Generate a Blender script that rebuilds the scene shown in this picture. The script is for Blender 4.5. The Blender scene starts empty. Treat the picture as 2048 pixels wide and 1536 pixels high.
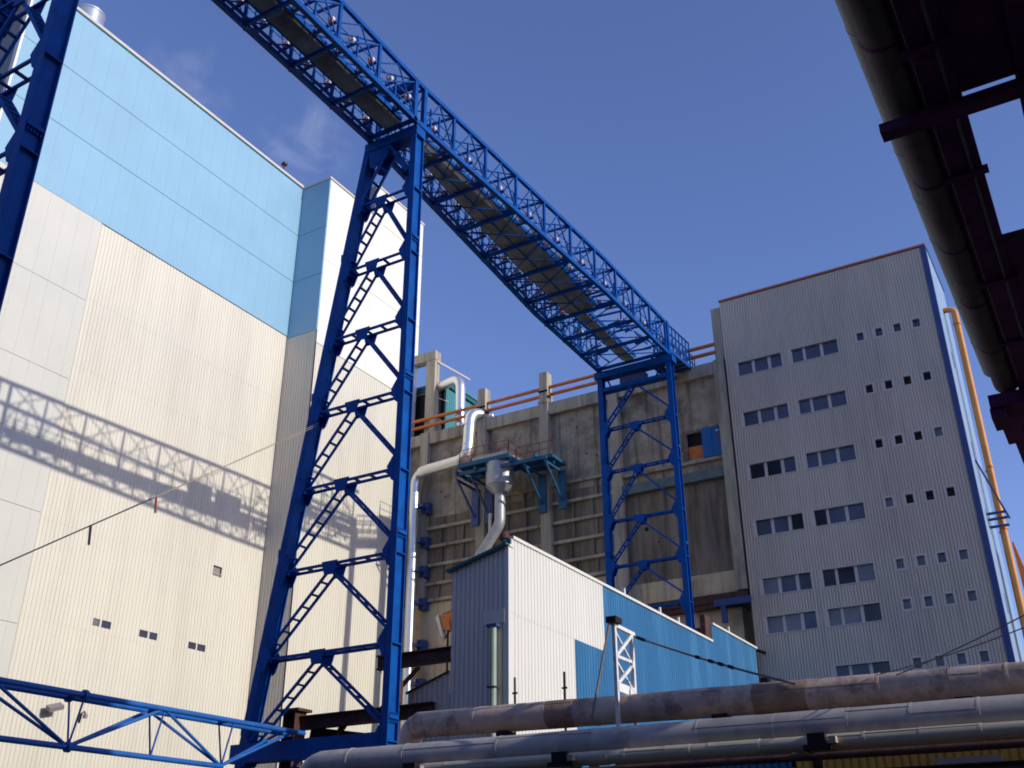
import bpy, math, random
from mathutils import Vector, Matrix
random.seed(7)
SC = bpy.context.scene
COL = SC.collection
V = Vector
# ------------------------------------------------------------------ materials
MATS = {}
def mat(name, col, rough=.6, metal=0., var=.12, scale=1.2, bump=0., bscale=30., spec=.4, stain=None, stain_amt=.5, stain_scale=.6, streak=False, rust=0., rust_scale=5., drip=0., drip_col=(.06, .05, .04), drip_lo=.52):
    m = bpy.data.materials.new(name); m.use_nodes = True
    nt = m.node_tree; N = nt.nodes; L = nt.links
    b = N['Principled BSDF']
    b.inputs['Roughness'].default_value = rough
    b.inputs['Metallic'].default_value = metal
    b.inputs['Specular IOR Level'].default_value = spec
    geo = N.new('ShaderNodeNewGeometry')
    mp = N.new('ShaderNodeMapping'); L.new(geo.outputs['Position'], mp.inputs['Vector'])
    if streak: mp.inputs['Scale'].default_value = (1, 1, .18)
    n = N.new('ShaderNodeTexNoise'); n.inputs['Scale'].default_value = scale; n.inputs['Detail'].default_value = 6
    n.inputs['Roughness'].default_value = .65
    L.new(mp.outputs[0], n.inputs['Vector'])
    r = N.new('ShaderNodeValToRGB')
    r.color_ramp.elements[0].position = .3; r.color_ramp.elements[1].position = .72
    c = V(col)
    r.color_ramp.elements[0].color = (*[max(0, x*(1-var)) for x in c], 1)
    r.color_ramp.elements[1].color = (*[min(1, x*(1+var)) for x in c], 1)
    L.new(n.outputs['Fac'], r.inputs['Fac'])
    out = r.outputs['Color']
    if stain:
        n2 = N.new('ShaderNodeTexNoise'); n2.inputs['Scale'].default_value = stain_scale; n2.inputs['Detail'].default_value = 9
        n2.inputs['Roughness'].default_value = .7; L.new(mp.outputs[0], n2.inputs['Vector'])
        r2 = N.new('ShaderNodeValToRGB'); r2.color_ramp.elements[0].position = .5; r2.color_ramp.elements[1].position = .68
        r2.color_ramp.elements[0].color = (0, 0, 0, 1); r2.color_ramp.elements[1].color = (stain_amt,)*3+(1,)
        L.new(n2.outputs['Fac'], r2.inputs['Fac'])
        mx = N.new('ShaderNodeMix'); mx.data_type = 'RGBA'
        L.new(r2.outputs['Color'], mx.inputs['Factor']); L.new(out, mx.inputs[6]); mx.inputs[7].default_value = (*stain, 1)
        out = mx.outputs[2]
    if drip:      # vertical runs of dirt
        mp2 = N.new('ShaderNodeMapping'); mp2.inputs['Scale'].default_value = (1, 1, .06); L.new(geo.outputs['Position'], mp2.inputs['Vector'])
        n5 = N.new('ShaderNodeTexNoise'); n5.inputs['Scale'].default_value = 2.6; n5.inputs['Detail'].default_value = 7; n5.inputs['Roughness'].default_value = .6
        L.new(mp2.outputs[0], n5.inputs['Vector'])
        r5 = N.new('ShaderNodeValToRGB'); r5.color_ramp.elements[0].position = drip_lo; r5.color_ramp.elements[1].position = drip_lo+.16
        r5.color_ramp.elements[0].color = (0, 0, 0, 1); r5.color_ramp.elements[1].color = (drip,)*3+(1,)
        L.new(n5.outputs['Fac'], r5.inputs['Fac'])
        mx = N.new('ShaderNodeMix'); mx.data_type = 'RGBA'
        L.new(r5.outputs['Color'], mx.inputs['Factor']); L.new(out, mx.inputs[6]); mx.inputs[7].default_value = (*drip_col, 1)
        out = mx.outputs[2]
    if rust:
        n4 = N.new('ShaderNodeTexNoise'); n4.inputs['Scale'].default_value = rust_scale; n4.inputs['Detail'].default_value = 8; n4.inputs['Roughness'].default_value = .75
        L.new(geo.outputs['Position'], n4.inputs['Vector'])
        r4 = N.new('ShaderNodeValToRGB'); r4.color_ramp.elements[0].position = .6; r4.color_ramp.elements[1].position = .7
        r4.color_ramp.elements[0].color = (0, 0, 0, 1); r4.color_ramp.elements[1].color = (rust,)*3+(1,)
        L.new(n4.outputs['Fac'], r4.inputs['Fac'])
        mx = N.new('ShaderNodeMix'); mx.data_type = 'RGBA'
        L.new(r4.outputs['Color'], mx.inputs['Factor']); L.new(out, mx.inputs[6]); mx.inputs[7].default_value = (.10, .05, .035, 1)
        out = mx.outputs[2]
    L.new(out, b.inputs['Base Color'])
    if bump:
        n3 = N.new('ShaderNodeTexNoise'); n3.inputs['Scale'].default_value = bscale; n3.inputs['Detail'].default_value = 4
        L.new(geo.outputs['Position'], n3.inputs['Vector'])
        bp = N.new('ShaderNodeBump'); bp.inputs['Strength'].default_value = bump; bp.inputs['Distance'].default_value = .02
        L.new(n3.outputs['Fac'], bp.inputs['Height']); L.new(bp.outputs[0], b.inputs['Normal'])
    MATS[name] = m
    return m
BLUE = mat('blue_steel_paint', (.001, .072, .325), .5, spec=.13, var=.25, scale=1.5, rust=.55, rust_scale=4, stain=(.01, .035, .12), stain_amt=.45, stain_scale=1.6)
BLUE2 = mat('pale_blue_tube_paint', (.018, .115, .42), .45, spec=.25, var=.15, scale=2)
CREAM = mat('cream_cladding', (.66, .617, .525), .5, var=.035, scale=.25, stain=(.52, .47, .40), stain_amt=.4, stain_scale=.3, streak=True, drip=.28, drip_col=(.50, .44, .37), drip_lo=.54)
WHITEP = mat('smooth_white_panel', (.565, .55, .50), .5, var=.03, scale=.4)
BRIGHT = mat('bright_white_panel', (.76, .735, .66), .4, var=.03, scale=.4)
LBLUE = mat('pale_blue_cladding', (.24, .42, .57), .45, var=.05, scale=.3)
SILV = mat('silver_sheet', (.67, .60, .53), .5, metal=.0, var=.07, scale=.6, streak=True)
HWHITE = mat('white_profiled_sheet', (.66, .645, .61), .5, var=.05, scale=.5, streak=True)
HBLUE = mat('blue_profiled_sheet', (.026, .135, .30), .5, spec=.25, var=.08, scale=.6, stain=(.1, .3, .5), stain_amt=.3, streak=True)
GREYC = mat('grey_facade_cladding', (.59, .505, .42), .6, var=.09, scale=.35, stain=(.40, .34, .31), stain_amt=.5, stain_scale=.25, streak=True, drip=.3, drip_col=(.33, .28, .25))
GREYF = mat('grey_flashing', (.56, .50, .47), .6, var=.05)
TRIMB = mat('dark_blue_corner_trim', (.035, .07, .22), .5, var=.1)
SIDEB = mat('light_blue_sheet', (.23, .33, .49), .6, var=.06, scale=.4)
ROOFO = mat('orange_roof_edge', (.45, .13, .06), .6, var=.15)
CONC = mat('weathered_concrete', (.375, .315, .24), .9, var=.34, scale=.9, bump=.6, bscale=9, stain=(.09, .07, .055), stain_amt=.8, stain_scale=.33, drip=.65)
CONC2 = mat('concrete_frame', (.41, .36, .28), .9, var=.25, scale=1.3, bump=.3, bscale=12, stain=(.13, .10, .075), stain_amt=.65, stain_scale=.8, streak=True, drip=.5)
CONCD = mat('stained_concrete', (.23, .185, .14), .9, var=.38, scale=1.1, bump=.4, bscale=8, stain=(.07, .045, .035), stain_amt=.8, stain_scale=.5, streak=True, drip=.6, drip_col=(.05, .035, .03))
OCHRE = mat('painted_plaster', (.60, .48, .32), .85, var=.12, scale=.7, stain=(.24, .17, .11), stain_amt=.6, stain_scale=.45, drip=.5, drip_col=(.16, .1, .06))
RUST = mat('brown_rusty_steel', (.085, .043, .037), .75, spec=.2, var=.4, scale=3, stain=(.12, .05, .025), stain_amt=.5, stain_scale=2)
GANT = mat('maroon_gantry_paint', (.15, .035, .11), .7, spec=.15, var=.35, scale=2, rust=.6, rust_scale=3)
DARK = mat('dark_maroon_steel', (.030, .018, .020), .7, spec=.12, var=.3, scale=2)
BLACK = mat('dark_opening', (.012, .010, .012), .8, var=.2)
ORANGE = mat('orange_pipe_paint', (.60, .17, .035), .5, var=.2, scale=2.5, stain=(.3, .1, .04), stain_amt=.5, stain_scale=1.5)
ORANGE2 = mat('bright_orange_paint', (.66, .27, .06), .55, var=.15)
REDR = mat('red_railing_paint', (.30, .06, .04), .5, var=.15)
DUCT = mat('galvanised_duct', (.72, .72, .72), .3, metal=.75, var=.07, scale=2, bump=.06, bscale=6)
DUCTG = mat('grey_duct', (.36, .37, .39), .45, metal=.3, var=.12, scale=2, stain=(.3, .17, .1), stain_amt=.25, stain_scale=1.5)
INSUL = mat('brown_insulation_wrap', (.56, .42, .35), .7, spec=.2, var=.25, scale=1.6, bump=.5, bscale=7, stain=(.07, .03, .025), stain_amt=.7, stain_scale=1.3)
PIPEG = mat('grey_pipe_jacket', (.46, .41, .39), .45, metal=.05, var=.14, scale=1.4, bump=.2, bscale=5, stain=(.2, .17, .15), stain_amt=.5, stain_scale=1.2)
INSUL2 = mat('grey_insulation_wrap', (.46, .38, .34), .7, spec=.2, var=.2, scale=2, bump=.5, bscale=6, stain=(.12, .06, .045), stain_amt=.6, stain_scale=.9)
INSUL3 = mat('rusty_insulation_wrap', (.36, .24, .18), .75, spec=.2, var=.3, scale=2, bump=.5, bscale=6, stain=(.08, .035, .025), stain_amt=.8, stain_scale=.7)
PIPEG2 = mat('dull_pipe_jacket', (.40, .355, .34), .5, metal=.05, var=.15, scale=1.2, bump=.25, bscale=4, stain=(.2, .15, .12), stain_amt=.5, stain_scale=.8)
GPIPE = mat('brown_gantry_wrap', (.20, .145, .12), .75, spec=.15, var=.3, scale=2, bump=.4, bscale=6, stain=(.08, .05, .04), stain_amt=.6, stain_scale=1)
PIPEY = mat('cream_pipe_jacket', (.50, .44, .33), .55, var=.12, scale=2, stain=(.2, .14, .1), stain_amt=.4, stain_scale=2)
TEAL = mat('teal_sheet', (.055, .22, .25), .5, var=.15, scale=.6)
TEALD = mat('dark_teal_trim', (.02, .10, .12), .5, var=.15)
TEALG = mat('teal_grey_ledge', (.11, .15, .16), .7, var=.25, scale=1.5)
BELT = mat('galvanised_belt_pan', (.215, .225, .235), .8, spec=.15, var=.3, scale=1.6, stain=(.13, .12, .11), stain_amt=.6, stain_scale=1.4)
ROLLW = mat('white_roller', (.66, .63, .58), .5, var=.05)
MASTW = mat('white_mast_paint', (.74, .74, .74), .45, var=.08, scale=5, stain=(.35, .22, .15), stain_amt=.4, stain_scale=4)
CABLE = mat('grey_cable', (.13, .12, .12), .6, var=.2)
CABLEL = mat('pale_rope', (.36, .28, .20), .7, var=.2)
GLASS = mat('blue_grey_glass', (.055, .065, .11), .14, var=.3, scale=.5, spec=.7)
GLASSD = mat('dark_glass', (.022, .024, .032), .1, var=.3, scale=.7, spec=.6)
GLASSL = mat('curtained_glass', (.17, .18, .21), .25, var=.25, scale=.8, spec=.5)
OPEN = mat('dark_red_interior', (.025, .006, .012), .7, var=.3)
YELL = mat('yellow_profiled_sheet', (.50, .29, .05), .55, var=.12)
ROOF = mat('dark_roof_felt', (.07, .07, .075), .8, var=.2)
GROUND = mat('asphalt', (.06, .058, .055), .9, var=.25, scale=.5, bump=.4, bscale=20)
SHADE = mat('brown_grey_sheet', (.26, .225, .22), .6, var=.1, scale=.4)
PLAT = mat('teal_blue_steel', (.008, .085, .19), .55, var=.2, scale=2)
SHUT = mat('blue_shutter_paint', (.012, .12, .38), .55, var=.1)

# ------------------------------------------------------------------ mesh builder
def wloc(o):
    p = V((0, 0, 0))
    while o is not None:
        p += V(o.location); o = o.parent
    return p
class MB:
    def __init__(s): s.v = []; s.f = []; s.mi = []; s.mats = []; s.cur = 0; s.smooth = []; s.sm = False
    def use(s, m):
        if m not in s.mats: s.mats.append(m)
        s.cur = s.mats.index(m); return s
    def face(s, *idx): s.f.append(idx); s.mi.append(s.cur); s.smooth.append(s.sm)
    def poly(s, pts):
        k = len(s.v); s.v += [V(p) for p in pts]; s.face(*range(k, k+len(pts)))
    def hexa(s, p):  # 8 corners: bottom 4 ccw, top 4 ccw
        k = len(s.v); s.v += [V(q) for q in p]
        for q in ((3, 2, 1, 0), (4, 5, 6, 7), (0, 1, 5, 4), (1, 2, 6, 5), (2, 3, 7, 6), (3, 0, 4, 7)): s.face(*[k+i for i in q])
    def box(s, x0, x1, y0, y1, z0, z1):
        s.hexa([(x0, y0, z0), (x1, y0, z0), (x1, y1, z0), (x0, y1, z0), (x0, y0, z1), (x1, y0, z1), (x1, y1, z1), (x0, y1, z1)]); return s
    def bar(s, p, q, w, h, ref=(0, 1, 0)):   # w across, h along the part of ref perpendicular to the axis
        p, q = V(p), V(q); d = (q-p).normalized(); r = V(ref)
        a = r-d*r.dot(d)
        if a.length < 1e-4: a = V((1, 0, 0))-d*d.x
        a.normalize(); b = d.cross(a)
        A = a*h/2; B = b*w/2
        s.hexa([p-A-B, p-A+B, p+A+B, p+A-B, q-A-B, q-A+B, q+A+B, q+A-B]); return s
    def ibeam(s, p, q, fw, dep, t=.03, ref=(0, 1, 0)):   # flanges face +-ref
        p, q = V(p), V(q); d = (q-p).normalized(); r = V(ref); a = (r-d*r.dot(d)).normalized()
        o = a*(dep/2-t/2)
        s.bar(p+o, q+o, fw, t, a); s.bar(p-o, q-o, fw, t, a); s.bar(p, q, t, dep-2*t, a); return s
    def tube(s, pts, r, n=12, caps=True):
        pts = [V(p) for p in pts]; m = len(pts); rs = r if isinstance(r, (list, tuple)) else [r]*m
        rings = []; a = None
        for i, p in enumerate(pts):
            d = (pts[min(i+1, m-1)]-pts[max(i-1, 0)]).normalized()
            if a is None:
                a = d.orthogonal().normalized()
            else:
                a = (a-d*a.dot(d)); a.normalize()
            b = d.cross(a); k = len(s.v)
            for j in range(n):
                t = 2*math.pi*j/n; s.v.append(p+(a*math.cos(t)+b*math.sin(t))*rs[i])
            rings.append(k)
        o = s.sm; s.sm = True
        for i in range(m-1):
            for j in range(n):
                s.face(rings[i]+j, rings[i]+(j+1) % n, rings[i+1]+(j+1) % n, rings[i+1]+j)
        s.sm = o
        if caps:
            for k0, rev in ((rings[0], True), (rings[-1], False)):
                k = len(s.v); s.v += [V(s.v[k0+j]) for j in range(n)]
                s.face(*[k+j for j in (reversed(range(n)) if rev else range(n))])
        return s
    def build(s, name, m=None, parent=None, loc=None, **tags):
        base = V(loc) if loc is not None else (wloc(parent) if parent else V((0, 0, 0)))
        me = bpy.data.meshes.new(name)
        me.from_pydata([tuple(v-base) for v in s.v], [], s.f)
        mats = s.mats if s.mats else [m]
        for x in mats: me.materials.append(x)
        if s.mats: me.polygons.foreach_set('material_index', s.mi)
        me.polygons.foreach_set('use_smooth', s.smooth)
        me.update()
        o = bpy.data.objects.new(name, me); COL.objects.link(o)
        if parent is not None: o.parent = parent
        else: o.location = base
        tagit(o, **tags); return o
def tagit(o, label=None, cat=None, group=None, kind=None):
    if label: o['label'] = label
    if cat: o['category'] = cat
    if group: o['group'] = group
    if kind: o['kind'] = kind
    return o
def thing(name, loc, label, cat, group=None):
    o = bpy.data.objects.new(name, None); COL.objects.link(o); o.location = loc; o.empty_display_size = .5
    return tagit(o, label, cat, group)
def copy_tree(o, parent=None):
    c = o.copy(); COL.objects.link(c); c.parent = parent
    for ch in list(o.children): copy_tree(ch, c)
    return c
def box(name, m, parent, *d, **k): return MB().box(*d).build(name, m, parent, **k)
def arc(c, u, w, r, a0, a1, n=8):
    c, u, w = V(c), V(u), V(w)
    return [c+u*r*math.cos(a0+(a1-a0)*i/n)+w*r*math.sin(a0+(a1-a0)*i/n) for i in range(n+1)]
def bend(pts, r, n=7):   # rounds the corners of a polyline
    pts = [V(p) for p in pts]; out = [pts[0]]
    for i in range(1, len(pts)-1):
        a, b, c = pts[i-1], pts[i], pts[i+1]
        d1 = (a-b).normalized(); d2 = (c-b).normalized()
        ang = d1.angle(d2); t = min(r/math.tan(ang/2), (a-b).length*.49, (c-b).length*.49)
        p, q = b+d1*t, b+d2*t
        for k in range(n+1):
            s = k/n; out.append(p*(1-s)**2+b*2*s*(1-s)+q*s*s)
    out.append(pts[-1]); return out
def ribs(mb, O, u, n, u0, u1, v0, v1, pitch, depth, holes=()):
    """profiled sheet: O + u*t + z*v, ribs recessed by depth along -n; v0/v1 numbers or functions of t"""
    O, u, n = V(O), V(u), V(n)
    prof = ((0, 0), (.60, 0), (.70, 1), (.90, 1), (1, 0))
    def off(t):
        x = (t/pitch) % 1.
        for (a, p), (b, q) in zip(prof, prof[1:]):
            if a <= x <= b+1e-9: return -(p+(q-p)*(x-a)/(b-a))*depth
        return 0
    def strip(a, b, za, zb):
        if b-a < 1e-4: return
        fa = za if callable(za) else (lambda t: za); fb = zb if callable(zb) else (lambda t: zb)
        ts = [a]; k = math.floor(a/pitch)
        while k*pitch < b:
            for x, _ in prof[:-1]:
                t = (k+x)*pitch
                if a+1e-4 < t < b-1e-4: ts.append(t)
            k += 1
        ts.append(b); base = len(mb.v)
        for t in ts:
            p = O+u*t+n*off(t)
            mb.v.append(V((p.x, p.y, p.z+fa(t)))); mb.v.append(V((p.x, p.y, p.z+fb(t))))
        fl = u.cross(V((0, 0, 1))).dot(n) > 0
        for i in range(len(ts)-1):
            q = (base+2*i, base+2*i+2, base+2*i+3, base+2*i+1)
            mb.face(*(q if fl else q[::-1]))
    if not holes: strip(u0, u1, v0, v1); return mb
    cuts = sorted({v0, v1, *[min(max(h[2], v0), v1) for h in holes], *[min(max(h[3], v0), v1) for h in holes]})
    for za, zb in zip(cuts, cuts[1:]):
        if zb-za < 1e-4: continue
        zm = (za+zb)/2; hs = sorted((h[0], h[1]) for h in holes if h[2] < zm < h[3]); x = u0
        for a, b in hs:
            strip(x, a, za, zb); x = b
        strip(x, u1, za, zb)
    return mb
X_, Y_, Z_ = V((1, 0, 0)), V((0, 1, 0)), V((0, 0, 1))

# ------------------------------------------------------------------ ground
g = MB(); g.poly([(-1500, -1500, 0), (1500, -1500, 0), (1500, 1500, 0), (-1500, 1500, 0)])
g.build('ground', GROUND, kind='structure')

# ------------------------------------------------------------------ left hall: tall cream and pale blue building
HX1, HX2, HX3 = -48.0, -45.2, -45.2
lh = thing('power_plant_hall', (-60, 42, 0), 'tallest hall on the left, pale blue sheeting above cream ribbed cladding', 'building')
core = MB()
core.box(-78, HX1-.12, 24.35, 48.75, 0, 51.9); core.box(-78, HX2-.12, 48.87, 54.4, 0, 51.8); core.box(-78, HX3-.12, 54.41, 61.1, 0, 54.85)
core.build('wall', SHADE, lh)
slits = [(36.35, 36.80), (36.95, 37.55), (39.55, 40.15), (40.28, 40.85), (43.25, 43.85), (43.98, 44.6)]
hl = [(a, b, 14.72, 15.12) for a, b in slits]+[(44.45, 45.15, 19.45, 20.1)]
m = MB(); ribs(m, (HX1, 0, 0), Y_, X_, 31.95, 48.66, 0, 38.42, .25, .034, hl); m.build('ribbed_cladding', CREAM, lh)
m = MB()
for za, zb in ((0, 13.9), (13.925, 19.82), (19.845, 23.77), (23.795, 27.74), (27.765, 32.92), (32.945, 38.45)):
    y = 24.35
    while y < 31.9:
        m.box(HX1-.1, HX1+.03, y+.0025, min(y+1.0, 31.93)-.0025, za, zb); y += 1.0
m.build('smooth_panel', WHITEP, lh)
m = MB()
for za, zb in ((38.46, 43.13), (43.17, 47.33), (47.37, 51.85)):
    y = 24.35
    while y < 48.6:
        m.box(HX1-.1, HX1+.05, y+.0025, min(y+1.15, 48.64)-.0025, za, zb); y += 1.15
m.build('pale_blue_panel', LBLUE, lh)
m = MB()
for za, zb in ((38.27, 43.1), (43.14, 47.3), (47.34, 51.75)): m.box(HX1, HX2+.02, 48.65, 48.77, za, zb)
m.build('step_panel', LBLUE, lh)
m = MB(); ribs(m, (0, 48.66, 0), X_, -Y_, HX1+.02, HX2, 0, 38.24, .25, .034); m.build('step_cladding', CREAM, lh)
m = MB(); m.box(HX2-.1, HX2+.02, 48.78, 54.43, 37.3, 44.45); m.box(HX2-.1, HX2+.02, 48.78, 54.43, 44.48, 51.75)
m.box(HX3-.1, HX3+.025, 54.44, 61.1, 37.3, 44.4); m.box(HX3-.1, HX3+.025, 54.44, 61.1, 44.44, 51.5); m.box(HX3-.1, HX3+.025, 54.44, 61.1, 51.55, 54.85)
m.build('bright_panel', BRIGHT, lh)
m = MB(); ribs(m, (HX2, 0, 0), Y_, X_, 48.8, 61.1, 0, 37.27, .25, .035)
m.build('rear_cladding', CREAM, lh)
m = MB().use(GREYF); m.box(-78, HX1+.12, 24.2, 48.6, 51.9, 52.12); m.box(HX1+.121, HX2+.1, 48.6, 54.38, 51.8, 51.98); m.box(-60, HX3+.1, 54.39, 61.2, 54.87, 55.05)
m.use(TEALD); m.box(HX1+.051, HX1+.1, 24.35, 48.6, 51.78, 51.897)
m.build('roof_edge', GREYF, lh)
box('corner_trim', BRIGHT, lh, HX1-.3, HX1+.07, 24.2, 24.345, 0, 51.85)
for k, (a, b) in enumerate(slits):
    w = MB(); w.box(HX1-.09, HX1-.07, a, b, 14.72, 15.12); w = w.build('slit_window', GLASS if k != 0 else GLASSL, lh)
m = MB().use(SHADE); m.box(HX1-.09, HX1-.06, 44.45, 45.15, 19.45, 20.1); m.use(DARK); m.box(HX1-.06, HX1-.02, 44.45, 45.15, 20.02, 20.1); m.box(HX1-.06, HX1-.02, 45.07, 45.15, 19.45, 20.02)
m.build('vent_opening', None, lh)
for z in (14.4, 19.6, 24.4, 28.8, 33.2):
    box('sheet_joint', CREAM, lh, HX1-.02, HX1+.003, 32, 48.4, z, z+.03)
for z in (42.5, 46.3, 50): pass
v = MB(); v.use(DUCT).tube([(-49.4, 28.9, 51.9), (-49.4, 28.9, 53.75)], .92, 28); v.tube([(-49.4, 28.9, 53.7), (-49.4, 28.9, 53.84)], .96, 28)
v.build('roof_vent', None, None, loc=(-49.4, 28.9, 51.9), label='round silver vent stub on the roof edge of the pale blue hall', cat='roof vent')
v = MB().use(RUST); v.tube([(-48.6, 46.9, 51.9), (-48.6, 46.9, 53.3)], .07, 8); v.box(-48.75, -48.4, 46.75, 47.1, 53.3, 53.5)
v.build('roof_pole', None, None, loc=(-48.6, 46.9, 51.9), label='short rusty pole standing on the pale blue hall roof edge', cat='pole')
v = MB().use(GREYF); v.tube([(HX1, 20.6+.3, 6.4), (HX1, 20.9, 6.4)], .05, 6)
# lamps on the cream wall
def wall_lamp(y, z, kind):
    t = thing('wall_floodlight' if kind else 'wall_lamp', (HX1, y, z), 'grey floodlight on a bracket low on the cream ribbed wall' if kind else 'small hooked lamp low on the cream ribbed wall', 'lamp')
    if kind:
        m = MB(); m.bar((HX1+.02, y, z-.05), (HX1+.55, y-.1, z+.05), .05, .05); m.build('bracket', DARK, t)
        m = MB(); m.bar((HX1+.5, y-.35, z+.02), (HX1+.62, y+.35, z+.25), .42, .22); m.build('lamp_head', SHADE, t)
    else:
        m = MB(); m.tube([(HX1+.02, y, z-.3), (HX1+.1, y, z+.2), (HX1+.3, y, z+.25), (HX1+.4, y, z+.1)], .04, 6); m.build('bracket', DARK, t)
        m = MB(); m.box(HX1+.32, HX1+.5, y-.08, y+.08, z-.1, z+.12); m.build('lamp_head', SHADE, t)
wall_lamp(34.6, 10.0, True); wall_lamp(36.6, 9.95, False)

# ------------------------------------------------------------------ grey office block
FY = 60.0
gb = thing('grey_office_block', (-12, 66, 0), 'grey ribbed block on the right with rows of small square windows', 'building')

FL, FR, FT = -18.72, -5.1, 38.2
rowtop = (33.27, 29.61, 25.96, 22.24, 18.56, 16.25, 13.01)
small_x = (-10.1, -8.95, -7.84, -6.7)
bands = [(-17.93, -14.99, k) for k in range(6)]+[(-14.3, -11.34, k) for k in range(7)]
holes = []
for k, zt in enumerate(rowtop):
    for x in small_x: holes.append((x-.11, x+.53, zt-.66, zt+.08))
for a, b, k in bands: holes.append((a-.16, b+.04, rowtop[k]-1.06, rowtop[k]+.02))
def glass_small(r, c):
    if r == 0: return GLASS
    if r == 1: return OPEN
    if r == 2: return OPEN if c < 3 else GLASSL
    if r == 3: return GLASSL if c == 0 else OPEN
    return GLASSL if (r+c) % 3 else GLASS
m = MB(); ribs(m, (0, FY, 0), X_, -Y_, FL, FR-.3, 0, FT-2.05, .18, .05, holes); ribs(m, (0, FY-.012, 0), X_, -Y_, FL, FR-.3, FT-2.09, FT-.05, .18, .05)
m.build('facade_cladding', GREYC, gb)
m = MB(); m.box(FL+.02, FR-.02, FY+.5, 66.4, 0, FT-.05); m.build('wall', GREYC, gb)
m = MB()
def reveal(m, a, b, z0, z1, d=.5, t=.05):   # lining of a window recess
    m.box(a-t, a, FY-.02, FY+d, z0-t, z1+t); m.box(b, b+t, FY-.02, FY+d, z0-t, z1+t)
    m.box(a, b, FY-.018, FY+d, z0-t, z0); m.box(a, b, FY-.018, FY+d, z1, z1+t)
for k, zt in enumerate(rowtop):
    for j, x in enumerate(small_x):
        h = .56; z0 = zt-h
        w = MB(); reveal(w, x, x+.42, z0, zt, .3)
        w.box(x-.13, x-.05, FY-.015, FY+.05, z0-.12, zt+.1); w.box(x+.47, x+.55, FY-.015, FY+.05, z0-.12, zt+.1)
        w.box(x-.05, x+.47, FY-.012, FY+.05, z0-.12, z0-.05); w.box(x-.05, x+.47, FY-.012, FY+.05, zt+.05, zt+.1)
        w = w.build('small_window', GREYF, gb)
        gm = glass_small(k, j)
        p = MB(); p.box(x, x+.42, FY+.2, FY+.22, z0, zt); p.build('pane', gm, w)
        if gm is OPEN and (k+j) % 2: 
            p = MB(); p.bar((x+.01, FY+.04, z0+.16), (x+.01, FY+.18, zt-.04), .03, .04); p.bar((x+.41, FY+.04, z0+.16), (x+.41, FY+.18, zt-.04), .03, .04); p.bar((x, FY+.04, z0+.16), (x+.42, FY+.04, z0+.16), .04, .04); p.build('tilted_sash', RUST, w)
paneset = {(0, 0): 'ggg', (0, 1): 'ggg', (1, 0): 'ggg', (1, 1): 'ggg', (2, 0): 'ddg', (2, 1): 'ggg', (3, 0): 'dgd', (3, 1): 'dgg', (4, 0): 'lgd', (4, 1): 'ddl', (5, 0): 'llg', (5, 1): 'lld', (6, 1): 'ggd'}
for a, b, k in bands:
    zt = rowtop[k]; z0 = zt-1.0; L = b-a
    w = MB(); reveal(w, a, b, z0, zt, .32)
    w.box(a-.17, a-.05, FY-.015, FY+.05, z0-.06, zt+.03)
    w = w.build('band_window', GREYF, gb)
    fr = ((0, .31), (.375, .675), (.745, 1)) if a < -16 else ((0, .235), (.29, .61), (.675, 1))
    for q in range(2): box('mullion', GREYF, w, a+L*fr[q][1], a+L*fr[q+1][0], FY+.16, FY+.28, z0, zt)
    side = 0 if a < -16 else 1
    for q in range(3):
        gm = {'g': GLASS, 'd': GLASSD, 'l': GLASSL}[paneset[(k, side)][q]]
        p = MB(); p.box(a+L*fr[q][0], a+L*fr[q][1], FY+.2, FY+.22, z0, zt); p.build('pane', gm, w)
box('corner_trim', TRIMB, gb, FR-.3, FR+.03, FY-.05, FY+.25, 0, FT)
m = MB()
y = FY+.26
while y < 66.5:
    m.box(FR-.02, FR+.012, y+.004, min(y+1.6, 66.5)-.004, 0, FT-.06); y += 1.6
m.build('side_cladding', SIDEB, gb)
m = MB().use(ROOFO); m.box(FL-.05, FR+.04, FY-.08, FY+.3, FT+.001, FT+.13); m.use(TRIMB); m.box(FR-.1, FR+.06, FY+.3, 66.6, FT+.001, FT+.12)
m.use(ROOF); m.box(FL, FR-.11, FY+.3, 66.5, FT, FT+.06); m.build('roof_edge', None, gb)
for (y, z) in ((62.2, 30.5), (62.3, 24.5), (62.1, 15.3), (62.0, 20.2)):
    box('slot_window', GLASSD, gb, FR+.013, FR+.03, y, y+.25, z, z+1.1)
m = MB().use(CONC2); m.box(-19.5, FL-.03, 60.3, 60.95, 33.92, 38.0); m.use(CONCD); m.box(-18.86, FL-.02, 60.2, 60.9, 0, 33.9); m.build('side_pier', None, gb)
# little louvre strip low on the facade
m = MB()
for k in range(16):
    x = -17.6+k*.13
    m.box(x, x+.06, FY-.03, FY-.012, 11.15, 11.5)
m.box(-17.62, -15.5, FY-.045, FY-.031, 11.12, 11.18); m.build('louvre_strip', GREYF, gb)

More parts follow.
